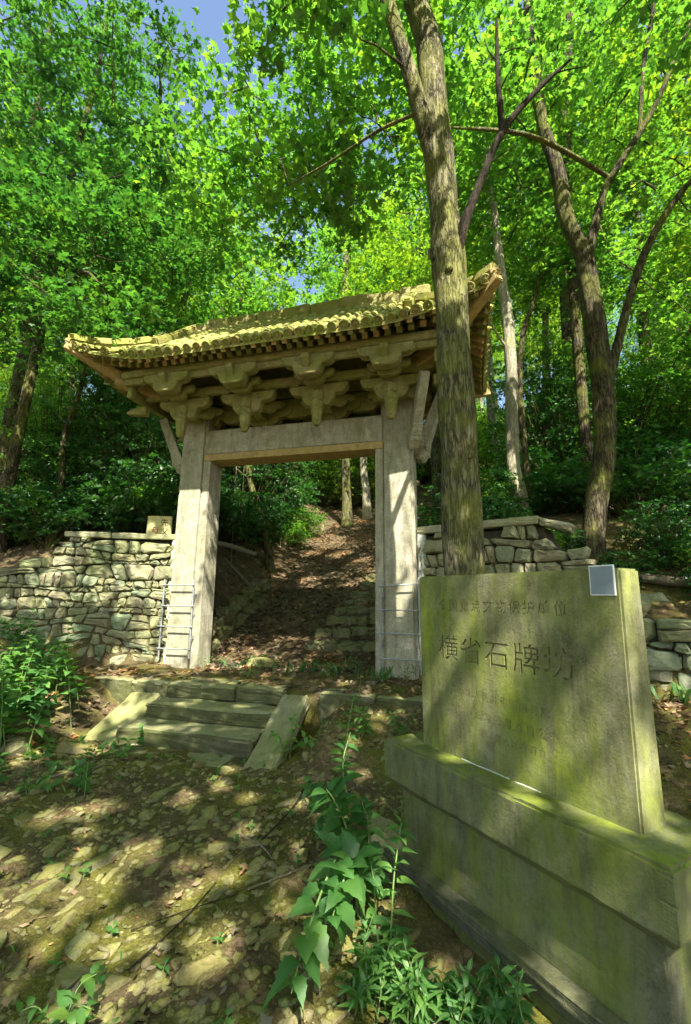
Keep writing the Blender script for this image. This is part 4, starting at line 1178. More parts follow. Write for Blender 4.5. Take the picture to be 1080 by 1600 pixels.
PT = [(3.42, 8.6, 2.7, 0.15), (3.39, 8.6, 3.03, 0.141), (3.34, 8.6, 3.6, 0.136), (3.27, 8.6, 4.24, 0.125), (3.32, 8.6, 5.58, 0.116), (3.33, 8.6, 6.99, 0.119), (3.26, 8.6, 8.17, 0.101), (3.19, 8.6, 9.57, 0.076), (3.12, 8.6, 10.88, 0.064), (3.09, 8.6, 12.43, 0.044), (3.09, 8.6, 14.63, 0.02)]
PTb = [(3.30, 8.6, 6.6, 0.03), (3.05, 8.5, 6.9, 0.022), (2.8, 8.4, 7.35, 0.012)]
tree('slender_tree', 'slender pale sinuous trunk standing right of the roof corner', [PT, PTb], [((3.0, 9.4, 12.5), (2.2, 2.0, 2.6), 120)], bark='barkpale', seed=23, shape='tri', size=0.13, per=40, nodes_from=8)
PT2 = [(3.82, 9.2, 2.9, 0.085), (3.8, 9.2, 3.2, 0.079), (3.77, 9.2, 4.43, 0.067), (3.74, 9.2, 6.15, 0.062), (3.89, 9.2, 7.37, 0.057), (4.18, 9.2, 8.16, 0.043), (4.48, 9.2, 9.3, 0.02)]
tree('slender_tree', 'thin dark trunk just right of the slender pale trunk', [PT2], [((4.4, 9.6, 9.2), (1.6, 1.4, 1.2), 50)], bark='barkdark', seed=24, shape='tri', size=0.13, per=36, nodes_from=6)
LT = [(-7.24, 9.5, 2.0, 0.15), (-7.22, 9.5, 3.41, 0.133), (-7.19, 9.5, 4.39, 0.119), (-7.09, 9.5, 5.87, 0.11), (-7.01, 9.5, 7.42, 0.101), (-6.87, 9.5, 8.9, 0.095), (-6.83, 9.5, 10.45, 0.089), (-6.74, 9.5, 12.28, 0.077), (-6.52, 9.5, 14.62, 0.066), (-6.46, 9.5, 17.15, 0.029)]
LT1 = [(-6.9, 9.4, 8.5, 0.072), (-6.11, 9.22, 9.52, 0.062), (-5.37, 9.04, 10.38, 0.051), (-4.84, 8.86, 11.06, 0.041), (-4.38, 8.68, 12.61, 0.031), (-4.54, 8.5, 14.38, 0.014)]
LT2 = [(-6.95, 9.4, 7.6, 0.102), (-7.26, 8.95, 8.63, 0.085), (-7.53, 8.5, 8.88, 0.04)]
LT6 = [(-6.95, 9.3, 7.3, 0.06), (-5.9, 8.4, 7.6, 0.045), (-4.7, 7.2, 7.2, 0.03), (-3.9, 6.5, 6.4, 0.012)]
tree('maple_tree', 'tall dark trunk at the left edge with a limb arching right', [LT, LT1, LT2, LT6],
     [((-6.2, 9.0, 12.6), (3.2, 2.6, 3.4), 230), ((-5.0, 7.6, 8.4), (1.9, 1.6, 1.2), 95), ((-4.1, 6.6, 6.1), (0.9, 0.8, 0.5), 28), ((-6.2, 7.4, 6.6), (1.5, 1.3, 1.0), 50), ((-3.7, 9.2, 10.4), (1.8, 1.8, 1.6), 80), ((-7.2, 8.0, 9.4), (1.6, 1.8, 1.6), 70)],
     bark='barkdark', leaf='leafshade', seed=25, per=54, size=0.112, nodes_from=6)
LT3 = [(-8.6, 11.0, 2.2, 0.2), (-8.5, 11.0, 6.0, 0.17), (-8.41, 11.0, 10.24, 0.139), (-8.91, 11.0, 12.67, 0.144), (-9.11, 11.0, 14.83, 0.13), (-9.1, 11.0, 17.61, 0.09), (-9.32, 11.0, 20.08, 0.04)]
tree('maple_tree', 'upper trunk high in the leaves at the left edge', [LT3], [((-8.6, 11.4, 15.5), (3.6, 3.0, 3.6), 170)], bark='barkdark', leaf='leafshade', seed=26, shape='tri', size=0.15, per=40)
LT4 = [(-7.12, 12.0, 2.6, 0.095), (-7.09, 12.0, 4.43, 0.086), (-6.98, 12.0, 6.63, 0.08), (-6.92, 12.0, 8.58, 0.073), (-7.23, 12.0, 10.63, 0.057), (-7.2, 12.0, 13.02, 0.02)]
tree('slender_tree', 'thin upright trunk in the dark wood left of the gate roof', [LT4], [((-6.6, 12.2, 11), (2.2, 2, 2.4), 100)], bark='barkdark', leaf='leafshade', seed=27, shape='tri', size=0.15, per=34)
LT5 = [(-6.7, 10.5, 2.2, 0.08), (-6.71, 10.5, 3.92, 0.075), (-6.79, 10.5, 5.18, 0.069), (-6.59, 10.5, 6.33, 0.063), (-6.4, 10.5, 7.6, 0.03)]
tree('slender_tree', 'leaning thin dark trunk beside the tall left-edge trunk', [LT5], [((-6.0, 10.4, 7.6), (1.5, 1.3, 1.0), 46)], bark='barkdark', leaf='leafdark', seed=28, shape='tri', size=0.14, per=34, nodes_from=5)
def onground(x, y, r_): return (x, y, gz(x, y) - 0.15, r_)
IT1 = [onground(0.1, 17.0, 0.2), (0.01, 17.0, 5.73, 0.171), (-0.02, 17.0, 7.0, 0.161), (-0.11, 17.0, 9.93, 0.153), (-0.1, 17.0, 14.21, 0.133), (-0.01, 17.0, 18.88, 0.05)]
tree('pine_tree', 'sunlit upright trunk framed in the gate opening', [IT1], [((0, 17.4, 15.5), (3.2, 3, 3.4), 150)], bark='bark', seed=29, shape='tri', size=0.17, per=40)
IT2 = [onground(0.9, 18.0, 0.18), (0.77, 18.0, 6.24, 0.156), (0.68, 18.0, 7.6, 0.145), (0.48, 18.0, 11.6, 0.123), (0.3, 18.0, 16.56, 0.05)]
tree('pine_tree', 'grey trunk seen close to the right jamb of the opening', [IT2], [((1.2, 18.6, 13), (3.0, 2.6, 3.0), 120)], bark='barkpale', seed=30, shape='tri', size=0.17, per=40)
IT3 = [onground(-1.9, 12.0, 0.1), (-2.25, 12.0, 3.75, 0.085), (-2.51, 12.0, 4.35, 0.078), (-2.7, 12.0, 5.2, 0.079), (-2.98, 12.0, 6.68, 0.071), (-3.17, 12.0, 8.62, 0.055), (-3.09, 12.0, 10.68, 0.02)]
IT3b = [(-2.6, 12.0, 4.7, 0.03), (-3.0, 12.1, 5.0, 0.025), (-3.5, 12.1, 5.6, 0.012)]
tree('slender_tree', 'leaning dark sapling at the left inside the gate opening', [IT3, IT3b], [((-3.0, 12.4, 10), (2.2, 2, 2.0), 90)], bark='barkdark', seed=31, shape='tri', size=0.15, per=36)
BT = [(4.95, 9.0, 2.6, 0.13), (4.95, 9.0, 6.0, 0.11), (4.99, 9.0, 9.14, 0.1), (5.12, 9.0, 11.69, 0.112), (5.1, 9.0, 12.96, 0.115), (5.35, 9.0, 14.68, 0.11), (5.56, 9.0, 16.49, 0.097), (5.78, 9.0, 18.64, 0.05)]
tree('maple_tree', 'straight dim trunk behind the forked tree on the right', [BT], [((5.4, 9.6, 14.5), (2.8, 2.4, 3.0), 130)], bark='barkdark', seed=32, shape='tri', size=0.14, per=40)

# trees whose crowns shade the clearing from beside and behind the viewpoint
def over_tree(x, y, ells, label, seed, lean=(0, 0)):
    b = (x, y, gz(x, y) - 0.1, 0.24)
    top = (x + lean[0], y + lean[1])
    tr_ = [b, (x * 0.97 + top[0] * 0.03, y * 0.97 + top[1] * 0.03, 2.5, 0.2), ((x + top[0]) / 2, (y + top[1]) / 2, 6.0, 0.16), (top[0], top[1], 9.5, 0.11), (top[0], top[1], 12.0, 0.03)]
    tree('maple_tree', label, [tr_], ells, seed=seed, shape='tri', size=0.16, per=40, spread=0.42, sides=10, group='trees shading the clearing')
over_tree(-6.5, 0.0, [((-4.2, 0.6, 9.2), (2.8, 2.6, 1.5), 170), ((-6.4, 3.4, 8.4), (2.0, 2.0, 1.6), 80), ((-5.2, 5.2, 14.8), (3.2, 2.2, 1.3), 130)], 'broad maple left of the clearing in front of the wing wall', 41, (1.5, 0.5))  # topmost crown is out of view, added to shade the left canopy
over_tree(-2.2, -5.4, [((-1.4, -2.4, 9.2), (3.4, 2.4, 1.5), 230), ((-2.0, -5.6, 9.8), (3.0, 2.4, 1.8), 180), ((0.7, -4.8, 9.6), (2.4, 2.4, 1.5), 190)], 'broad maple on the slope below the cobbled path', 42, (0.5, 1.2))
over_tree(4.4, -4.6, [((2.6, -2.0, 9.2), (2.8, 2.6, 1.5), 200), ((4.8, 0.4, 9.2), (2.0, 2.0, 1.4), 90), ((3.6, -5.4, 10), (2.8, 2.2, 1.6), 130), ((1.8, 0.3, 9.4), (2.0, 1.6, 1.1), 100)], 'broad maple down the slope beyond the inscribed slab', 43, (-1.0, 1.2))
over_tree(6.6, 1.6, [((4.9, 3.0, 9.8), (2.4, 2.2, 1.8), 190)], 'broad maple at the right of the clearing', 44, (-0.6, 0.6))

# background trees sharing a few crowns
def variant(seed, h, cr, ch, ncl, per, size, shape, leaf, bark, spread=0.5):
    rng = np.random.default_rng(seed)
    tb = Tubes()
    b1 = rng.normal(0, 0.25, 2); b2 = rng.normal(0, 0.5, 2)
    P = tb.add([(0, 0, -0.4, 0.2), (b1[0] * 0.5, b1[1] * 0.5, h * 0.3, 0.16), (b1[0], b1[1], h * 0.6, 0.12), (b2[0], b2[1], h * 0.85, 0.07), (b2[0], b2[1], h, 0.03)], 10, 4, 0.1, rng, 0.3)
    trunk = tb.mesh('trunk')
    cen = ell_points(rng, [((b1[0], b1[1], h - ch * 0.75), (cr, cr, ch), ncl)])
    tb2 = Tubes(); twigs(tb2, [p[:3] for p in P if p[2] > h * 0.35], cen, rng, 0.025)
    branches = tb2.mesh('branches')
    V, n = leaf_verts(clusters_to_leaves(cen, per, spread, rng), size, shape, rng)
    crown = mesh_ngons('crown', V, n)
    for me, mt in ((trunk, bark), (branches, 'barkdark'), (crown, leaf)): me.materials.append(M[mt])
    return trunk, branches, crown
VAR = [variant(101, 13, 2.8, 4.2, 200, 85, 0.135, 'tri', 'leaf', 'barkdark', 0.42), variant(102, 15, 3.0, 5.2, 220, 85, 0.135, 'tri', 'leaf', 'bark', 0.42),
       variant(103, 11, 2.6, 3.6, 180, 85, 0.13, 'oval', 'leafbright', 'barkdark', 0.40), variant(104, 14, 2.6, 5.0, 200, 85, 0.13, 'oval', 'leafbright', 'barkpale', 0.40)]
br = random.Random(77)
BG = []
def bg_tree(x, y, v, sc, label, group):
    o = thing('woodland_tree', label, 'tree', (x, y, gz(x, y)), br.uniform(0, 6.28), group)
    o.scale = (sc, sc, sc * br.uniform(0.9, 1.1))
    for nm, me in zip(('trunk', 'branches', 'crown'), VAR[v]):
        c = bpy.data.objects.new(nm, me); COL.objects.link(c); c.parent = o
        if nm != 'trunk': c['kind'] = 'stuff'
    BG.append((x, y))
hand = [(-5.0, 13.5, 0, 0.9), (-8.5, 15.5, 1, 1.0), (-11.5, 11.5, 3, 1.0), (-13, 17, 0, 1.1), (-5.8, 18.5, 2, 1.15), (3.0, 14.0, 2, 1.05), (6.5, 12.5, 0, 1.0), (8.8, 9.0, 3, 1.0), (9.5, 13.5, 1, 1.05),
        (5.8, 17.0, 3, 1.1), (2.8, 20.0, 1, 1.05), (12.5, 11.5, 2, 1.0), (13.5, 17.0, 0, 1.2), (9.2, 20.0, 2, 1.2), (-9.8, 21.5, 3, 1.1), (-15, 23, 1, 1.2), (8.2, 6.2, 2, 0.8), (-10.2, 7.2, 2, 0.85), (-12.5, 4.5, 0, 0.9), (11.0, 4.5, 0, 0.9)]
for x, y, v, sc in hand:
    side = 'left' if x < 0 else 'right'
    bg_tree(x, y, v, sc, '%s woodland tree on the hillside %s of the gate, %s' % (('slim dark-trunked', 'tall grey-trunked', 'bright oval-leaved', 'pale-trunked')[v], side, 'close behind the wall' if y < 10 else 'midway up' if y < 15 else 'farther up' if y < 19 else 'high up'), 'woodland trees %s of the gate' % side)
for x, y, v, sc in ((-9, -12, 0, 0.9), (-3.5, -13, 3, 0.85), (2.5, -12.5, 0, 0.85), (8, -12, 3, 0.9), (-14, -7, 1, 0.9), (-12, -1, 0, 0.9), (13, -6, 0, 0.9), (12, 0, 3, 0.9), (-6, -18, 1, 0.9), (5, -18, 1, 0.9), (0, -20, 0, 1.0), (-16, 2, 3, 1), (16, 4, 1, 1.0)):  # unseen trees added to cut sky light and deepen the shade
    bg_tree(x, y, v, sc, 'unseen woodland tree added below the clearing to block sky light', 'unseen trees added to block sky light')
for i in range(46):
    for _ in range(30):
        y = br.uniform(23, 62); x = br.uniform(-0.95, 0.95) * y
        if all((x - a) ** 2 + (y - b) ** 2 > 12 for a, b in BG): break
    else: continue
    if -0.30 < x / y < -0.13: continue
    bg_tree(x, y, br.randrange(4), br.uniform(1.0, 1.45), 'distant leafy tree up the wooded hill behind the gate', 'distant trees up the hill')

# ------------------------------------------------------------------ shrubs and undergrowth
def shrub_mesh(seed, n, size, shape, leaf, hgt=1.2, cr=0.9):
    rng = np.random.default_rng(seed)
    cen = ell_points(rng, [((0, 0, hgt * 0.55), (cr, cr, hgt * 0.5), n)])
    cen[:, 2] = np.maximum(cen[:, 2], 0.08)
    V, k_ = leaf_verts(clusters_to_leaves(cen, 26, 0.17, rng), size, shape, rng, 0.6)
    leaves = mesh_ngons('foliage', V, k_); leaves.materials.append(M[leaf])
    tb = Tubes()
    for c in cen[::2]:
        m_ = c * np.array([0.5, 0.5, 0.55]) + rng.normal(0, 0.05, 3)
        tb.add([(rng.normal(0, 0.08), rng.normal(0, 0.08), -0.1, 0.014), (*m_, 0.010), (*c, 0.004)], 4)
    stems = tb.mesh('stems'); stems.materials.append(M['barkdark'])
    return leaves, stems
SHR = [shrub_mesh(201, 90, 0.10, 'oval', 'leafdark'), shrub_mesh(202, 100, 0.11, 'oval', 'leaf', 1.5, 0.9), shrub_mesh(203, 90, 0.12, 'tri', 'leafdark', 1.3, 1.0), shrub_mesh(204, 80, 0.09, 'oval', 'leafbright', 1.1, 0.9),
       shrub_mesh(205, 420, 0.085, 'tri', 'leafdark', 3.6, 1.9), shrub_mesh(206, 420, 0.09, 'oval', 'leaf', 3.8, 1.8), shrub_mesh(207, 400, 0.085, 'oval', 'leafbright', 3.4, 1.8)]
def shrub(x, y, v, sc, label, group):
    label = ('dark small-leaved ', 'mid-green ', 'dark lobed-leaved ', 'bright yellow-green ', 'dark lobed-leaved ', 'mid-green ', 'bright yellow-green ')[v] + ('big ' if sc > 1.4 else '') + label + (', nearest' if y < 8.5 else ', midway' if y < 14 else ', farther' if y < 24 else '')
    o = thing('shrub', label, 'shrub', (x, y, gz(x, y) - 0.05), br.uniform(0, 6.28), group)
    o.scale = (sc * br.uniform(0.9, 1.2), sc, sc * br.uniform(0.85, 1.25))
    for nm, me in zip(('foliage', 'stems'), SHR[v]):
        c = bpy.data.objects.new(nm, me); COL.objects.link(c); c.parent = o; c['kind'] = 'stuff'
sr = random.Random(5)
def hides_trunk(x, y):
    return (0.42 < x / y < 0.62 and y < 6.9) or (0.33 < x / y < 0.45 and y < 8.8)
placed = []
for i in range(150):
    for _ in range(40):
        left = sr.random() < 0.5
        s = sr.uniform(2.6, 13) * (-1 if left else 1); t = sr.uniform(0.9, 17)
        if left and t < 1.6 and s > -4.2: continue
        p = W(s, t)
        if t > 4 and abs(s) < 2.2 + 0.18 * t: continue
        if hides_trunk(p.x, p.y): continue
        if all((p.x - a) ** 2 + (p.y - b) ** 2 > 0.75 for a, b in placed): break
    else: continue
    placed.append((p.x, p.y))
    side = 'left' if left else 'right'
    shrub(p.x, p.y, sr.choice((0, 0, 1, 2, 2, 3) if (t > 3 and not left) else (0, 2, 0, 2)), sr.uniform(0.7, 1.35), 'undergrowth shrub on the bank %s of the gate' % side, 'undergrowth shrubs %s of the gate' % side)
for i in range(70):
    y = sr.uniform(19, 40); x = sr.uniform(-0.85, 0.85) * y
    shrub(x, y, 4 + sr.randrange(3), sr.uniform(0.8, 1.4), 'hazy green shrub far up the hill beyond the gate', 'far shrubs up the hill')
for i in range(46):
    left = i % 2 == 0
    for _ in range(40):
        s = sr.uniform(3.2, 12) * (-1 if left else 1); t = sr.uniform(4.0, 15); p = W(s, t)
        if abs(s) > 2.6 + 0.2 * t and not (0.33 < p.x / p.y < 0.6 and p.y < 9.5): break
    shrub(p.x, p.y, sr.choice((4, 5, 5, 6)), sr.uniform(0.8, 1.35), 'tall understorey bush up the bank %s of the gate' % ('left' if left else 'right'), 'tall understorey bushes')
for i in range(20):
    s = sr.uniform(-11, -3.4); t = sr.uniform(2.4, 7.5); p = W(s, t)
    shrub(p.x, p.y, 4 if i % 3 else 5, sr.uniform(0.9, 1.3), 'tall thicket bush in the dark wood left of the gate', 'dark thicket left of the gate')
for i in range(40):
    s = sr.uniform(2.9, 8.0); t = float(wall_t(s)) + sr.uniform(0.65, 2.4); p = W(s, t)
    sc_ = sr.uniform(0.3, 0.6) * (0.5 if hides_trunk(p.x, p.y) else 1)
    shrub(p.x, p.y, sr.choice((0, 2, 2, 3)), sc_, 'low ground-cover shrub behind the right wing wall', 'low shrubs behind the right wall')
for i in range(20):
    s = sr.uniform(-4.6, -2.35); t = sr.uniform(1.4, 8.5); p = W(s, t)
    shrub(p.x, p.y, sr.choice((0, 1, 2, 3)), sr.uniform(0.45, 0.85), 'leafy bush on the left bank inside the gate', 'bushes on the bank inside the gate')
for (x, y, v, sc) in ((-3.4, 14.0, 3, 1.0), (-2.6, 16.0, 3, 1.0), (-3.8, 11.0, 1, 0.9), (1.8, 17.0, 3, 0.8), (2.6, 12.5, 0, 0.9)):
    shrub(x, y, v, sc, 'bushy plant beside the path seen through the gate', 'bushes beside the path through the gate')
# thin canes in the dark wood left of the gate
for i in range(34):
    s = sr.uniform(-9, -2.6); t = sr.uniform(2.2, 7.5); p = W(s, t)
    tb = Tubes(); hh = sr.uniform(2.2, 5.0); z0 = gz(p.x, p.y); dx, dy = sr.uniform(-.5, .5), sr.uniform(-.5, .5)
    tb.add([(0, 0, -0.1, 0.017), (dx * 0.3, dy * 0.3, hh * 0.5, 0.013), (dx, dy, hh, 0.006)], 5, 3)
    o = obj('bamboo_cane', tb.mesh('bamboo_cane'), 'barkdark' if i % 3 else 'wood', None, (p.x, p.y, z0))
    tag(o, 'thin bare cane in the dark thicket left of the gate', 'cane', 'canes in the left thicket')

# ------------------------------------------------------------------ cobbled foreground
cr_ = random.Random(12)
cob = []
def blocked(x, y):
    s, t = st(x, y)
    if t > -1.95 and -1.7 < s < 1.05: return True
    v = Vector((x, y, 0)) - SN
    a = v.dot(SD); b = v.dot(SEB)
    if -0.35 < a < 1.75 and -0.28 < b < 0.6: return True
    return t > -1.2
tries = 0
while len(cob) < 295 and tries < 30000:
    tries += 1
    y = 1.7 + (cr_.random() ** 1.25) * 4.0; x = cr_.uniform(-0.78 * y - 0.2, 0.16 * y + 0.1)
    if blocked(x, y): continue
    r_ = cr_.choice((0.035, 0.04, 0.045, 0.055, 0.065, 0.09)) * (1.3 if x < -0.9 and y < 3.2 and cr_.random() < 0.35 else 1)
    if any((x - a) ** 2 + (y - b) ** 2 < (0.85 * (r_ + c)) ** 2 for a, b, c in cob): continue
    cob.append((x, y, r_))
    el = cr_.uniform(1.0, 2.3)
    o = obj('cobble', ROCKS[cr_.randrange(10)], 'cobble', GROUND, (x, y, gz(x, y) - r_ * 0.08))
    o.rotation_euler = (cr_.uniform(-0.25, 0.25), cr_.uniform(-0.25, 0.25), math.radians(52) + cr_.gauss(0, 0.3))
    o.scale = (r_ * el, r_ * 0.9, r_ * cr_.uniform(0.6, 0.95))
# gravel and small stones between the cobbles
vs = []; fs = []
tv = []; tf = None
for q_ in range(5):
    me_ = rock_mesh(60 + q_, 1.0, 1)
    tv.append(np.array([v.co[:] for v in me_.vertices])); tf = np.array([list(p.vertices) for p in me_.polygons])
nb_ = 0; GV = []; GF = []
for i in range(8000):
    y = 1.6 + (RNG.random() ** 1.2) * 4.6; x = RNG.uniform(-0.8 * y - 0.3, 0.9 * y if RNG.random() < 0.25 else 0.2 * y)
    if blocked(x, y): continue
    r_ = 0.006 + 0.034 * RNG.random() ** 2.2
    a = math.radians(52) + RNG.normal(0, 0.4); R_ = np.array([[math.cos(a), -math.sin(a), 0], [math.sin(a), math.cos(a), 0], [0, 0, 1]])
    V = (tv[i % 5] * np.array([r_ * RNG.uniform(1.1, 2.3), r_, r_ * RNG.uniform(0.6, 1.0)]))
    tl_ = RNG.normal(0, 0.3); V[:, 2] += V[:, 0] * tl_
    V = V @ R_.T + np.array([x, y, gz(x, y) - r_ * 0.02])
    GV.append(V); GF.append(tf + nb_); nb_ += len(V)
o = obj('small_stones', mesh_quads('small_stones', np.vstack(GV), np.vstack(GF), False), 'cobble', GROUND); o['kind'] = 'stuff'
# single stones worth a label
def boulder(x, y, dims, label, seed, rz=0.0, mat='cobble', sink=0.3):
    o = obj('boulder', ROCKS[seed % 10], mat, None, (x, y, gz(x, y) + dims[2] * (0.5 - sink)))
    o.scale = dims; o.rotation_euler = (0.1, 0.05, rz)
    return tag(o, label, 'boulder')
boulder(-1.26, 7.35, (0.26, 0.2, 0.2), 'mossy yellow boulder on the ground just inside the gate', 3, 0.3)
boulder(0.30, 3.45, (0.15, 0.2, 0.22), 'pointed stone at the left end of the slab plinth', 5, 0.8, 'step')
boulder(-3.25, 4.9, (0.22, 0.2, 0.16), 'dark rock among the leaves at the left edge', 6, 0.4, 'rearstone')
boulder(-3.6, 5.4, (0.2, 0.2, 0.18), 'rounded rock below the left wing wall', 2, 1.1, 'rearstone')
boulder(-2.75, 5.05, (0.22, 0.14, 0.12), 'flat mossy stone left of the stair side slab', 8, 0.5)
boulder(3.5, 4.3, (0.2, 0.14, 0.1), 'pale stone on the litter right of the inscribed slab', 4, 0.2)

# ------------------------------------------------------------------ beyond the gate: rough steps, revetment, logs, ruin
RS = thing('rough_steps', 'rough mossy stone steps climbing the slope right inside the gate', 'steps', W(0.8, 1.4, 0), GYAW)
base = W(0.8, 1.4, 0)
Rm = Matrix.Rotation(-GYAW, 4, 'Z')
for k_ in range(8):
    t = 1.5 + k_ * 0.42
    s = -0.15 + 0.06 * k_
    while s < 1.75:
        wd = cr_.uniform(0.22, 0.48)
        p = W(s + wd / 2, t + cr_.uniform(-0.04, 0.04)); z = gz(p.x, p.y)
        l = Rm @ (Vector((p.x, p.y, z)) - base)
        o = obj('stone', box_mesh('stone', -wd / 2 + 0.01, wd / 2 - 0.01, -0.15, 0.2, -0.14, 0.065, 0.04, 0.03, 2, k_ * 9 + int(s * 10)), 'rearstone', RS, l)
        o.rotation_euler = (cr_.uniform(-.05, .05), cr_.uniform(-.06, .06), cr_.uniform(-.12, .12))
        s += wd
RV = thing('revetment', 'low dark stone revetment along the left side inside the gate', 'wall', W(-1.9, 0.6, 0), GYAW)
for k_ in range(6):
    for lvl in range(2):
        t = 0.62 + k_ * 0.5 + (0.22 if lvl % 2 else 0) ; p = W(-1.9, t)
        z = gz(*W(-1.55, t).xy)
        l = Rm @ (Vector((p.x, p.y, z + 0.08 + lvl * 0.26)) - W(-1.9, 0.6, 0))
        o = obj('stone', box_mesh('stone', -0.15, 0.14 - lvl * 0.05, -0.23, 0.24, -0.13, 0.125, 0.05, 0.04, 2, k_ * 3 + lvl), 'rearstone', RV, l)
def log_(name, pts, label, mat='wood', cat='log'):
    tb = Tubes(); b = Vector(pts[0][:3]); tb.add(pts, 9, 4, 0.12, np.random.default_rng(len(label)))
    o = obj(name, tb.mesh(name, b), mat, None, b); return tag(o, label, cat)
def lg(x, y, dz, r_): return (x, y, gz(x, y) + dz, r_)
log_('fallen_log', [(-2.9, 9.5, 2.70, 0.05), (-2.4, 9.6, 2.60, 0.05), (-1.9, 9.8, 2.46, 0.045)], 'fallen pale log above the revetment inside the gate')
log_('fallen_log', [lg(3.75, 6.3, 0.1, 0.06), lg(4.15, 5.95, 0.12, 0.065), lg(4.9, 5.3, 0.12, 0.06)], 'fallen log lying above the right wall end')
zl = gz(-1.7, 10.3)
log_('fallen_log', [(-3.3, 10.7, zl + 1.5, 0.02), (-2.5, 10.5, zl + 0.75, 0.03), (-1.7, 10.3, zl, 0.04)], 'slanting thin log in the shade inside the gate')
# twigs in the foreground
for i, (x0, y0, x1, y1, r_) in enumerate(((-0.55, 3.05, 0.0, 3.35, 0.011), (-1.1, 2.75, -0.6, 3.0, 0.006), (-2.6, 4.25, -2.1, 4.6, 0.012), (-0.55, 3.5, -0.3, 4.3, 0.009), (-1.0, 2.5, -0.75, 3.1, 0.008), (-0.7, 3.55, -0.45, 3.3, 0.012))):
    p = [lg(x0, y0, 0.022, r_ * 0.6), lg((x0 + x1) / 2 + 0.03, (y0 + y1) / 2, 0.03, r_ * 0.5), lg(x1, y1, 0.025, r_ * 0.3)]
    lab = ('pale bent twig lying across the middle of the cobbles', 'thin twig on the lit moss at lower left', 'grey stick on the leaf litter below the stairs at left', 'dark stick pointing at the right side slab', 'dark thin twig among the central cobbles', 'short thick stick near the pale bent twig')[i]
    log_('twig', p, lab, 'wood' if i in (0, 2, 5) else 'barkdead', 'twig')
RU = thing('stone_ruin', 'small ruined stone shrine at the top of the path', 'ruin', (-1.5, 22, gz(-1.5, 22)), 0.1)
for k_, (x0, x1, y0, y1, z0, z1) in enumerate(((-1.2, 1.3, 0, 1.2, -0.3, 0.45), (-0.9, 1.0, 0.2, 1.2, 0.46, 0.8), (-0.85, -0.6, 0.3, 0.6, 0.81, 2.2), (0.6, 0.85, 0.3, 0.6, 0.81, 2.1), (-0.15, 0.1, 0.35, 0.6, 0.81, 1.8), (-1.1, 1.1, 0.2, 0.75, 2.21, 2.45))):
    obj(('plinth', 'plinth', 'post', 'post', 'post', 'roof_slab')[k_], box_mesh('ruin_block', x0, x1, y0, y1, z0, z1, 0.04, 0.02, 2, k_), 'rearstone', RU)

# ------------------------------------------------------------------ leaf litter
def litter(n, region, size):
    out = []
    while len(out) < n:
        x, y = region()
        out.append((x, y))
    return out
pts = []
def reg_slope():
    s = RNG.uniform(-2.4, 3.2); t = 0.2 + RNG.random() ** 1.4 * 13; p = W(s, t); return p.x, p.y
def reg_front():
    y = RNG.uniform(1.7, 6.2); x = RNG.uniform(-0.8 * y, 0.9 * y); return x, y
def reg_right():
    return RNG.uniform(1.6, 4.6), RNG.uniform(1.6, 5.5)
def reg_left():
    s = RNG.uniform(-5.5, -1.6); t = RNG.uniform(-3.2, -0.5); p = W(s, t); return p.x, p.y
def reg_plat():
    p = W(RNG.uniform(-2.2, 2.2), RNG.uniform(-1.05, 0.8)); return p.x, p.y
def reg_hill():
    s = RNG.uniform(-10, 10); t = RNG.uniform(0.5, 14); p = W(s, t); return p.x, p.y
for n, f_ in ((15000, reg_slope), (1000, reg_front), (2600, reg_right), (1500, reg_left), (520, reg_plat), (6000, reg_hill)):
    pts += litter(n, f_, 0)
P = np.array(pts); zz = ground(P[:, 0], P[:, 1])
s_, t_ = st(P[:, 0], P[:, 1])
ok = ~((t_ > -2.1) & (t_ < -1.0) & (s_ > -1.6) & (s_ < 1.0)) & ~((np.abs(t_ - wall_t(s_) - 0.2) < 0.3) & (np.abs(s_) > 1.9))
vv = (P[:, 0] - SN.x) * SD.x + (P[:, 1] - SN.y) * SD.y; ww = (P[:, 0] - SN.x) * SEB.x + (P[:, 1] - SN.y) * SEB.y
ok &= ~((vv > -0.3) & (vv < 1.7) & (ww > -0.25) & (ww < 0.45))
P = np.column_stack([P, zz + RNG.uniform(0.008, 0.03, len(P))])[ok]
nearc = np.hypot(P[:, 0], P[:, 1]) < 5.0
V, n = leaf_verts(P[~nearc], 0.075, 'oval', RNG, 0.32, 0.55)
V3, _ = leaf_verts(P[nearc], 0.046, 'oval', RNG, 0.45, 0.6)
V = np.vstack([V, V3])
V2, n2 = leaf_verts(P[~nearc][::3] + np.array([0.03, 0.02, 0.01]), 0.095, 'tri', RNG, 0.4, 0.4)
V4, _ = leaf_verts(P[nearc][::7] + np.array([0.03, 0.02, 0.01]), 0.07, 'star', RNG, 0.4, 0.4)
o = obj('leaf_litter', mesh_ngons('leaf_litter', V, n), 'litter'); tag(o, 'brown fallen leaves strewn over the slope and clearing', kind='stuff')
o = obj('star_leaf_litter', mesh_ngons('star_leaf_litter', V4, 10), 'litter'); tag(o, 'star-shaped dry leaves scattered in the foreground', kind='stuff')
o = obj('lobed_leaf_litter', mesh_ngons('lobed_leaf_litter', V2, n2), 'litter'); tag(o, 'lobed brown fallen leaves among the leaf litter', kind='stuff')
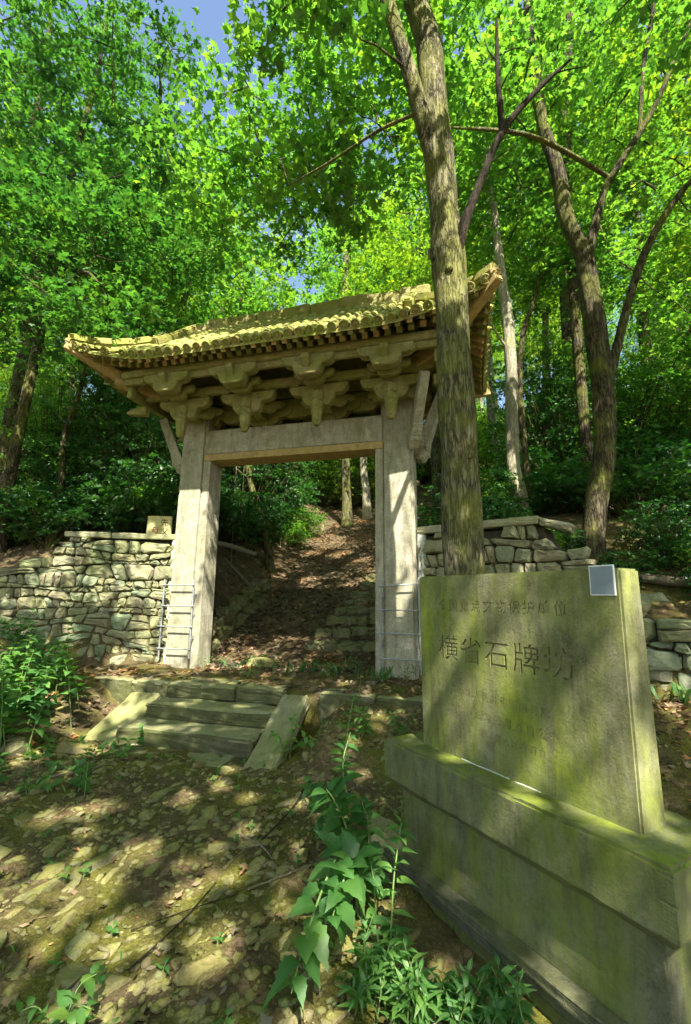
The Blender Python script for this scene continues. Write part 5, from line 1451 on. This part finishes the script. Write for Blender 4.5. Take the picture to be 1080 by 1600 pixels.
# ground cover: low moss tufts and grass blades
def blades(n, reg, hmin, hmax):
    out = []
    for i in range(n):
        x, y = reg(); z = gz(x, y)
        a = RNG.uniform(0, 6.28); h = RNG.uniform(hmin, hmax); w_ = h * 0.06; dx, dy = math.cos(a), math.sin(a)
        l = RNG.uniform(0.3, 0.8) * h
        out += [(x - dy * w_, y + dx * w_, z - 0.01), (x + dy * w_, y - dx * w_, z - 0.01), (x + dx * l * 0.4 + dy * w_, y + dy * l * 0.4 - dx * w_, z + h * 0.7), (x + dx * l, y + dy * l, z + h)]
    return np.array(out)
def reg_tuft():
    c = [(-0.42, 6.95), (-0.1, 6.9), (0.35, 6.55), (-0.7, 6.9), (-1.6, 7.3), (0.5, 6.2), (3.2, 4.6), (3.6, 3.9)][RNG.integers(8)]
    return c[0] + RNG.normal(0, 0.10), c[1] + RNG.normal(0, 0.07)
B = np.vstack([blades(150, reg_tuft, 0.06, 0.2), blades(500, reg_front, 0.02, 0.06)])
o = obj('grass', mesh_ngons('grass', B, 4), 'plantleaf'); tag(o, 'sparse grass blades at the gate threshold and clearing', kind='stuff')

# ------------------------------------------------------------------ foreground plants with single leaves
def big_leaf(wd, teeth, fold, curl, seed):
    r = random.Random(seed)
    n = 9
    bm = bmesh.new()
    mid = []; lf = []; rt = []
    for i in range(n + 1):
        u = i / n
        w_ = wd * (math.sin(math.pi * u ** 0.75) ** 0.9) * (1 - 0.25 * u) if 0 < u < 1 else 0.0
        w_ *= 1 + teeth * (1 if i % 2 else -1)
        y = u; zc = -curl * u * u + 0.05 * math.sin(3 * u)
        mid.append(bm.verts.new((0, y, zc)))
        lf.append(bm.verts.new((-w_, y - 0.06 * (w_ > 0), zc + fold * w_ + r.uniform(-.01, .01))) if 0 < i < n else mid[-1])
        rt.append(bm.verts.new((w_, y - 0.06 * (w_ > 0), zc + fold * w_ + r.uniform(-.01, .01))) if 0 < i < n else mid[-1])
    for i in range(n):
        for sd in (lf, rt):
            f = [mid[i], mid[i + 1], sd[i + 1], sd[i]]
            u_ = []
            for q in f:
                if q not in u_: u_.append(q)
            if len(u_) >= 3: bm.faces.new(u_)
    me = bm_mesh('leaf', bm, True); me.materials.append(M['plantleaf'])
    return me
BROAD = [big_leaf(0.36, 0.10, 0.25, 0.25, 1), big_leaf(0.33, 0.11, 0.35, 0.4, 2), big_leaf(0.38, 0.09, 0.15, 0.15, 3)]
LANCE = [big_leaf(0.17, 0.0, 0.3, 0.35, 4), big_leaf(0.15, 0.0, 0.2, 0.2, 5), big_leaf(0.19, 0.0, 0.4, 0.5, 6)]
pr = random.Random(31)
def leafy_stem(parent, pts, n, size, kind, pbase, start=0.12, tipshrink=0.55, droop=0.35, spreadang=1.15):
    """pts in world; stem tube + single leaf objects"""
    b = Vector(pbase)
    tb = Tubes(); P = tb.add([(p[0], p[1], p[2], p[3]) for p in pts], 6, 5)
    obj('stem', tb.mesh('stem', b), 'plantstem', parent)
    X = P[:, :3]
    for i in range(n):
        u = start + (1 - start) * (i + 0.5) / n
        f = u * (len(X) - 1); k_ = min(int(f), len(X) - 2); q = Vector(X[k_] + (X[k_ + 1] - X[k_]) * (f - k_))
        ax = Vector(X[k_ + 1] - X[k_]).normalized()
        az = i * 2.4 + pr.uniform(-0.4, 0.4)
        perp = ax.orthogonal().normalized(); perp = Matrix.Rotation(az, 3, ax) @ perp
        d = (perp * math.sin(spreadang) + ax * math.cos(spreadang) + Vector((0, 0, -droop * pr.uniform(0.3, 1.2)))).normalized()
        sz = size * (1 - tipshrink * u ** 1.5) * pr.uniform(0.75, 1.2)
        up = Vector((pr.uniform(-.25, .25), pr.uniform(-.35, .15), 1))
        m = frame_matrix(q + d * sz * 0.12 - b, q + d * sz * 1.12 - b, up)
        m.normalize()
        obj('leaf', (BROAD if kind == 'broad' else LANCE)[pr.randrange(3)], None, parent, mw=m @ Matrix.Diagonal((sz, sz, sz, 1)))
M['plantstem'] = plain_mat('plant_stem', (0.12, 0.2, 0.05), 0.7, var=0.3)
def plant(label, cat, stems, n, size, kind, group=None, **kw):
    b = stems[0][0]
    o = thing('leafy_plant', label, cat, (b[0], b[1], b[2]), 0, group)
    for s_ in stems: leafy_stem(o, s_, n, size, kind, b[:3], **kw)
    return o
g = lambda x, y: gz(x, y)
plant('tall broad-leaved plant with toothed leaves arching left in the centre foreground', 'plant',
      [[(0.10, 2.95, g(0.1, 2.95), 0.009), (0.06, 2.9, 0.12, 0.008), (-0.02, 2.75, 0.22, 0.007), (-0.10, 2.55, 0.16, 0.006), (-0.17, 2.40, 0.03, 0.005), (-0.21, 2.30, -0.08, 0.003)],
       [(0.10, 2.97, g(0.1, 2.95), 0.009), (0.04, 3.0, 0.2, 0.008), (-0.04, 3.05, 0.36, 0.006), (-0.10, 3.1, 0.42, 0.004)],
       [(0.12, 2.93, g(0.1, 2.95), 0.009), (0.08, 2.8, 0.16, 0.008), (0.02, 2.62, 0.2, 0.006), (-0.04, 2.48, 0.1, 0.004)]], 26, 0.165, 'broad', tipshrink=0.25)
plant('tall upright broad-leaved plant in front of the kerb and plinth end', 'plant',
      [[(-0.02, 3.5, g(-0.02, 3.5), 0.009), (0.0, 3.5, 0.35, 0.007), (0.03, 3.55, 0.62, 0.006), (0.08, 3.6, 0.88, 0.003)],
       [(-0.05, 3.45, g(-0.02, 3.5), 0.008), (-0.16, 3.4, 0.22, 0.006), (-0.25, 3.35, 0.36, 0.003)]], 22, 0.14, 'broad')
plant('upright broad-leaved plant growing beside the plinth end', 'plant',
      [[(0.08, 3.1, g(0.08, 3.1), 0.009), (0.05, 3.15, 0.25, 0.007), (0.0, 3.25, 0.5, 0.006), (0.05, 3.35, 0.68, 0.003)],
       [(0.12, 3.0, g(0.12, 3.0), 0.008), (0.16, 3.0, 0.22, 0.006), (0.12, 3.02, 0.38, 0.003)]], 22, 0.145, 'broad')
plant('dark stem with long pointed leaves against the plinth', 'plant',
      [[(0.24, 2.62, g(0.24, 2.62), 0.006), (0.27, 2.7, 0.1, 0.005), (0.31, 2.78, 0.28, 0.004), (0.33, 2.8, 0.37, 0.002)], [(0.2, 2.7, g(0.2, 2.7), 0.006), (0.17, 2.72, 0.12, 0.005), (0.14, 2.75, 0.24, 0.002)]], 20, 0.15, 'lance', spreadang=1.0)
for i in range(58):
    x = 0.06 + 0.68 * pr.random(); y = 2.42 - 0.5 * (x - 0.35) * 0.8 + pr.uniform(-0.16, 0.08); z = g(x, y)
    v = Vector((x, y, 0)) - SN
    if v.dot(SEB) > CF - 0.04: continue
    h = pr.uniform(0.12, 0.32); dx, dy = pr.uniform(-.08, .08), pr.uniform(-.08, .05)
    plant('bright narrow-leaved herb in the clump at the foot of the plinth', 'herb', [[(x, y, z, 0.004), (x + dx * 0.4, y + dy * 0.4, z + h * 0.6, 0.003), (x + dx, y + dy, z + h, 0.0015)]], 10, 0.095, 'lance', 'narrow-leaved herbs at the plinth foot', start=0.2, tipshrink=0.4, droop=0.1, spreadang=1.0)
# bushes of broad-leaved plants on the left bank
for i in range(64):
    s = pr.uniform(-3.9, -1.95); t = pr.uniform(-2.7, -0.95)
    if s > -2.4 and t > -1.9: continue
    if t > float(wall_t(s)) - 0.15: continue
    p = W(s, t); z = g(p.x, p.y); h = pr.uniform(0.2, 0.5) * (1.3 if s < -2.7 else 0.8); dx, dy = pr.uniform(-.2, .2), pr.uniform(-.25, .05)
    plant('broad-leaved herb on the bank below the left wing wall', 'herb', [[(p.x, p.y, z, 0.005), (p.x + dx * .4, p.y + dy * .4, z + h * .6, 0.004), (p.x + dx, p.y + dy, z + h, 0.002)]], 14, 0.165, 'broad', 'herbs on the bank below the left wall')
for i in range(26):
    s = pr.uniform(-5.4, -3.5); t = float(wall_t(s)) - pr.uniform(0.2, 1.1); p = W(s, t); z = g(p.x, p.y); h = pr.uniform(0.4, 1.0); dx, dy = pr.uniform(-.2, .2), pr.uniform(-.3, .0)
    plant('tall broad-leaved herb against the outer end of the left wing wall', 'herb', [[(p.x, p.y, z, 0.006), (p.x + dx * .4, p.y + dy * .4, z + h * .6, 0.005), (p.x + dx, p.y + dy, z + h, 0.002)]], 16, 0.16, 'broad', 'tall herbs at the outer end of the left wall')
for i in range(24):
    x = pr.uniform(-3.4, -2.0); y = pr.uniform(4.0, 5.2); z = g(x, y); h = pr.uniform(0.08, 0.25); dx, dy = pr.uniform(-.1, .1), pr.uniform(-.1, .1)
    plant('low broad-leaved herb on the litter left of the stairs', 'herb', [[(x, y, z, 0.004), (x + dx * .4, y + dy * .4, z + h * .6, 0.003), (x + dx, y + dy, z + h, 0.002)]], 8, 0.11, 'broad', 'low herbs left of the stairs')
plant('leafy sprig growing over the right stair side slab', 'herb', [[(-0.52, 4.85, g(-0.52, 4.85), 0.005), (-0.5, 4.8, 0.3, 0.004), (-0.48, 4.75, 0.48, 0.002)], [(-0.55, 4.85, g(-0.52, 4.85), 0.005), (-0.62, 4.75, 0.25, 0.004), (-0.7, 4.65, 0.3, 0.002)], [(-0.5, 4.85, 0.1, 0.005), (-0.36, 4.75, 0.25, 0.004), (-0.28, 4.7, 0.22, 0.002)]], 10, 0.10, 'broad')
plant('leafy sprig standing against the platform kerb', 'herb', [[(0.16, 4.8, g(0.16, 4.8), 0.006), (0.15, 4.78, 0.5, 0.004), (0.17, 4.75, 0.86, 0.002)], [(0.18, 4.8, g(0.16, 4.8), 0.005), (0.22, 4.75, 0.4, 0.004), (0.2, 4.7, 0.55, 0.002)]], 16, 0.095, 'broad')
plant('small sprig by the kerb end near the slab', 'herb', [[(0.55, 4.7, g(0.55, 4.7), 0.005), (0.5, 4.65, 0.42, 0.004), (0.45, 4.6, 0.5, 0.002)], [(0.55, 4.72, g(0.55, 4.72), 0.005), (0.62, 4.66, 0.4, 0.004), (0.66, 4.6, 0.48, 0.002)]], 9, 0.09, 'broad')
plant('dark broad-leaved seedling with bright tip at the lower left', 'herb', [[(-1.12, 2.18, g(-1.12, 2.18), 0.004), (-1.08, 2.2, 0.0, 0.003), (-1.0, 2.22, 0.05, 0.002)], [(-1.12, 2.18, g(-1.12, 2.18), 0.004), (-1.2, 2.15, -0.03, 0.003), (-1.26, 2.12, -0.02, 0.002)], [(-1.1, 2.18, g(-1.12, 2.18), 0.004), (-1.05, 2.12, 0.0, 0.003), (-0.95, 2.08, 0.02, 0.002)]], 7, 0.085, 'broad', droop=0.1)
for i, (s, t, h) in enumerate(((-0.45, 0.25, 0.28), (-0.2, 0.2, 0.3), (0.95, 0.3, 0.3), (0.1, 0.0, 0.15), (-1.2, -0.05, 0.22), (1.5, -0.3, 0.2), (1.85, -0.35, 0.25), (-1.25, 0.5, 0.18), (0.75, -0.15, 0.18), (-0.3, -0.35, 0.12))):
    p = W(s, t); z = g(p.x, p.y); r2 = [[(p.x, p.y, z, 0.004), (p.x + dx_, p.y - 0.03, z + h * 0.6, 0.003), (p.x + 2.2 * dx_, p.y - 0.08, z + h, 0.0015)] for dx_ in (-0.06, 0.01, 0.07)]
    plant('low green herb growing on the platform at the gate threshold', 'herb', r2, 7, 0.085, 'lance', 'herbs at the gate threshold', droop=0.15)
seeds = 0
for i in range(110):
    y = 1.9 + pr.random() * 3.2; x = pr.uniform(-0.72 * y, 0.1 * y)
    if blocked(x, y): continue
    z = g(x, y); h = pr.uniform(0.03, 0.08)
    plant('tiny green seedling between the cobbles', 'seedling', [[(x, y, z, 0.002), (x, y, z + h * 0.6, 0.002), (x + 0.01, y, z + h, 0.001)]], 4, 0.042, 'broad', 'seedlings between the cobbles', droop=0.05, tipshrink=0.2)
    seeds += 1
    if seeds > 70: break
for i in range(16):
    x = pr.uniform(2.2, 4.2); y = pr.uniform(3.2, 5.0); z = g(x, y); h = pr.uniform(0.1, 0.3)
    if Vector((x - SN.x, y - SN.y, 0)).dot(SEB) < 0.6: continue
    plant('grassy herb on the litter right of the inscribed slab', 'herb', [[(x, y, z, 0.004), (x + 0.03, y, z + h * .6, 0.003), (x + 0.05, y - 0.04, z + h, 0.002)]], 8, 0.10, 'lance', 'herbs right of the slab', droop=0.1)
for i in range(30):
    x = pr.uniform(-4.3, -3.0); y = pr.uniform(4.7, 5.9); z = g(x, y); h = pr.uniform(0.5, 1.0); dx, dy = pr.uniform(-.25, .25), pr.uniform(-.25, .1)
    plant('waist-high leafy plant on the bank at the left edge', 'plant', [[(x, y, z, 0.006), (x + dx * .4, y + dy * .4, z + h * .6, 0.005), (x + dx, y + dy, z + h, 0.002)]], 20, 0.17, 'broad', 'tall plants at the left edge', start=0.25)
# fallen leaf on the cap
fl = obj('fallen_leaf', mesh_ngons('fallen_leaf', leaf_verts(np.array([[0, 0, 0.0]]), 0.06, 'star', np.random.default_rng(3), 0.2)[0], 10), 'litter', None, (1.37, 1.88, 0.662))
tag(fl, 'orange fallen leaf on the plinth cap right of the slab', 'leaf')
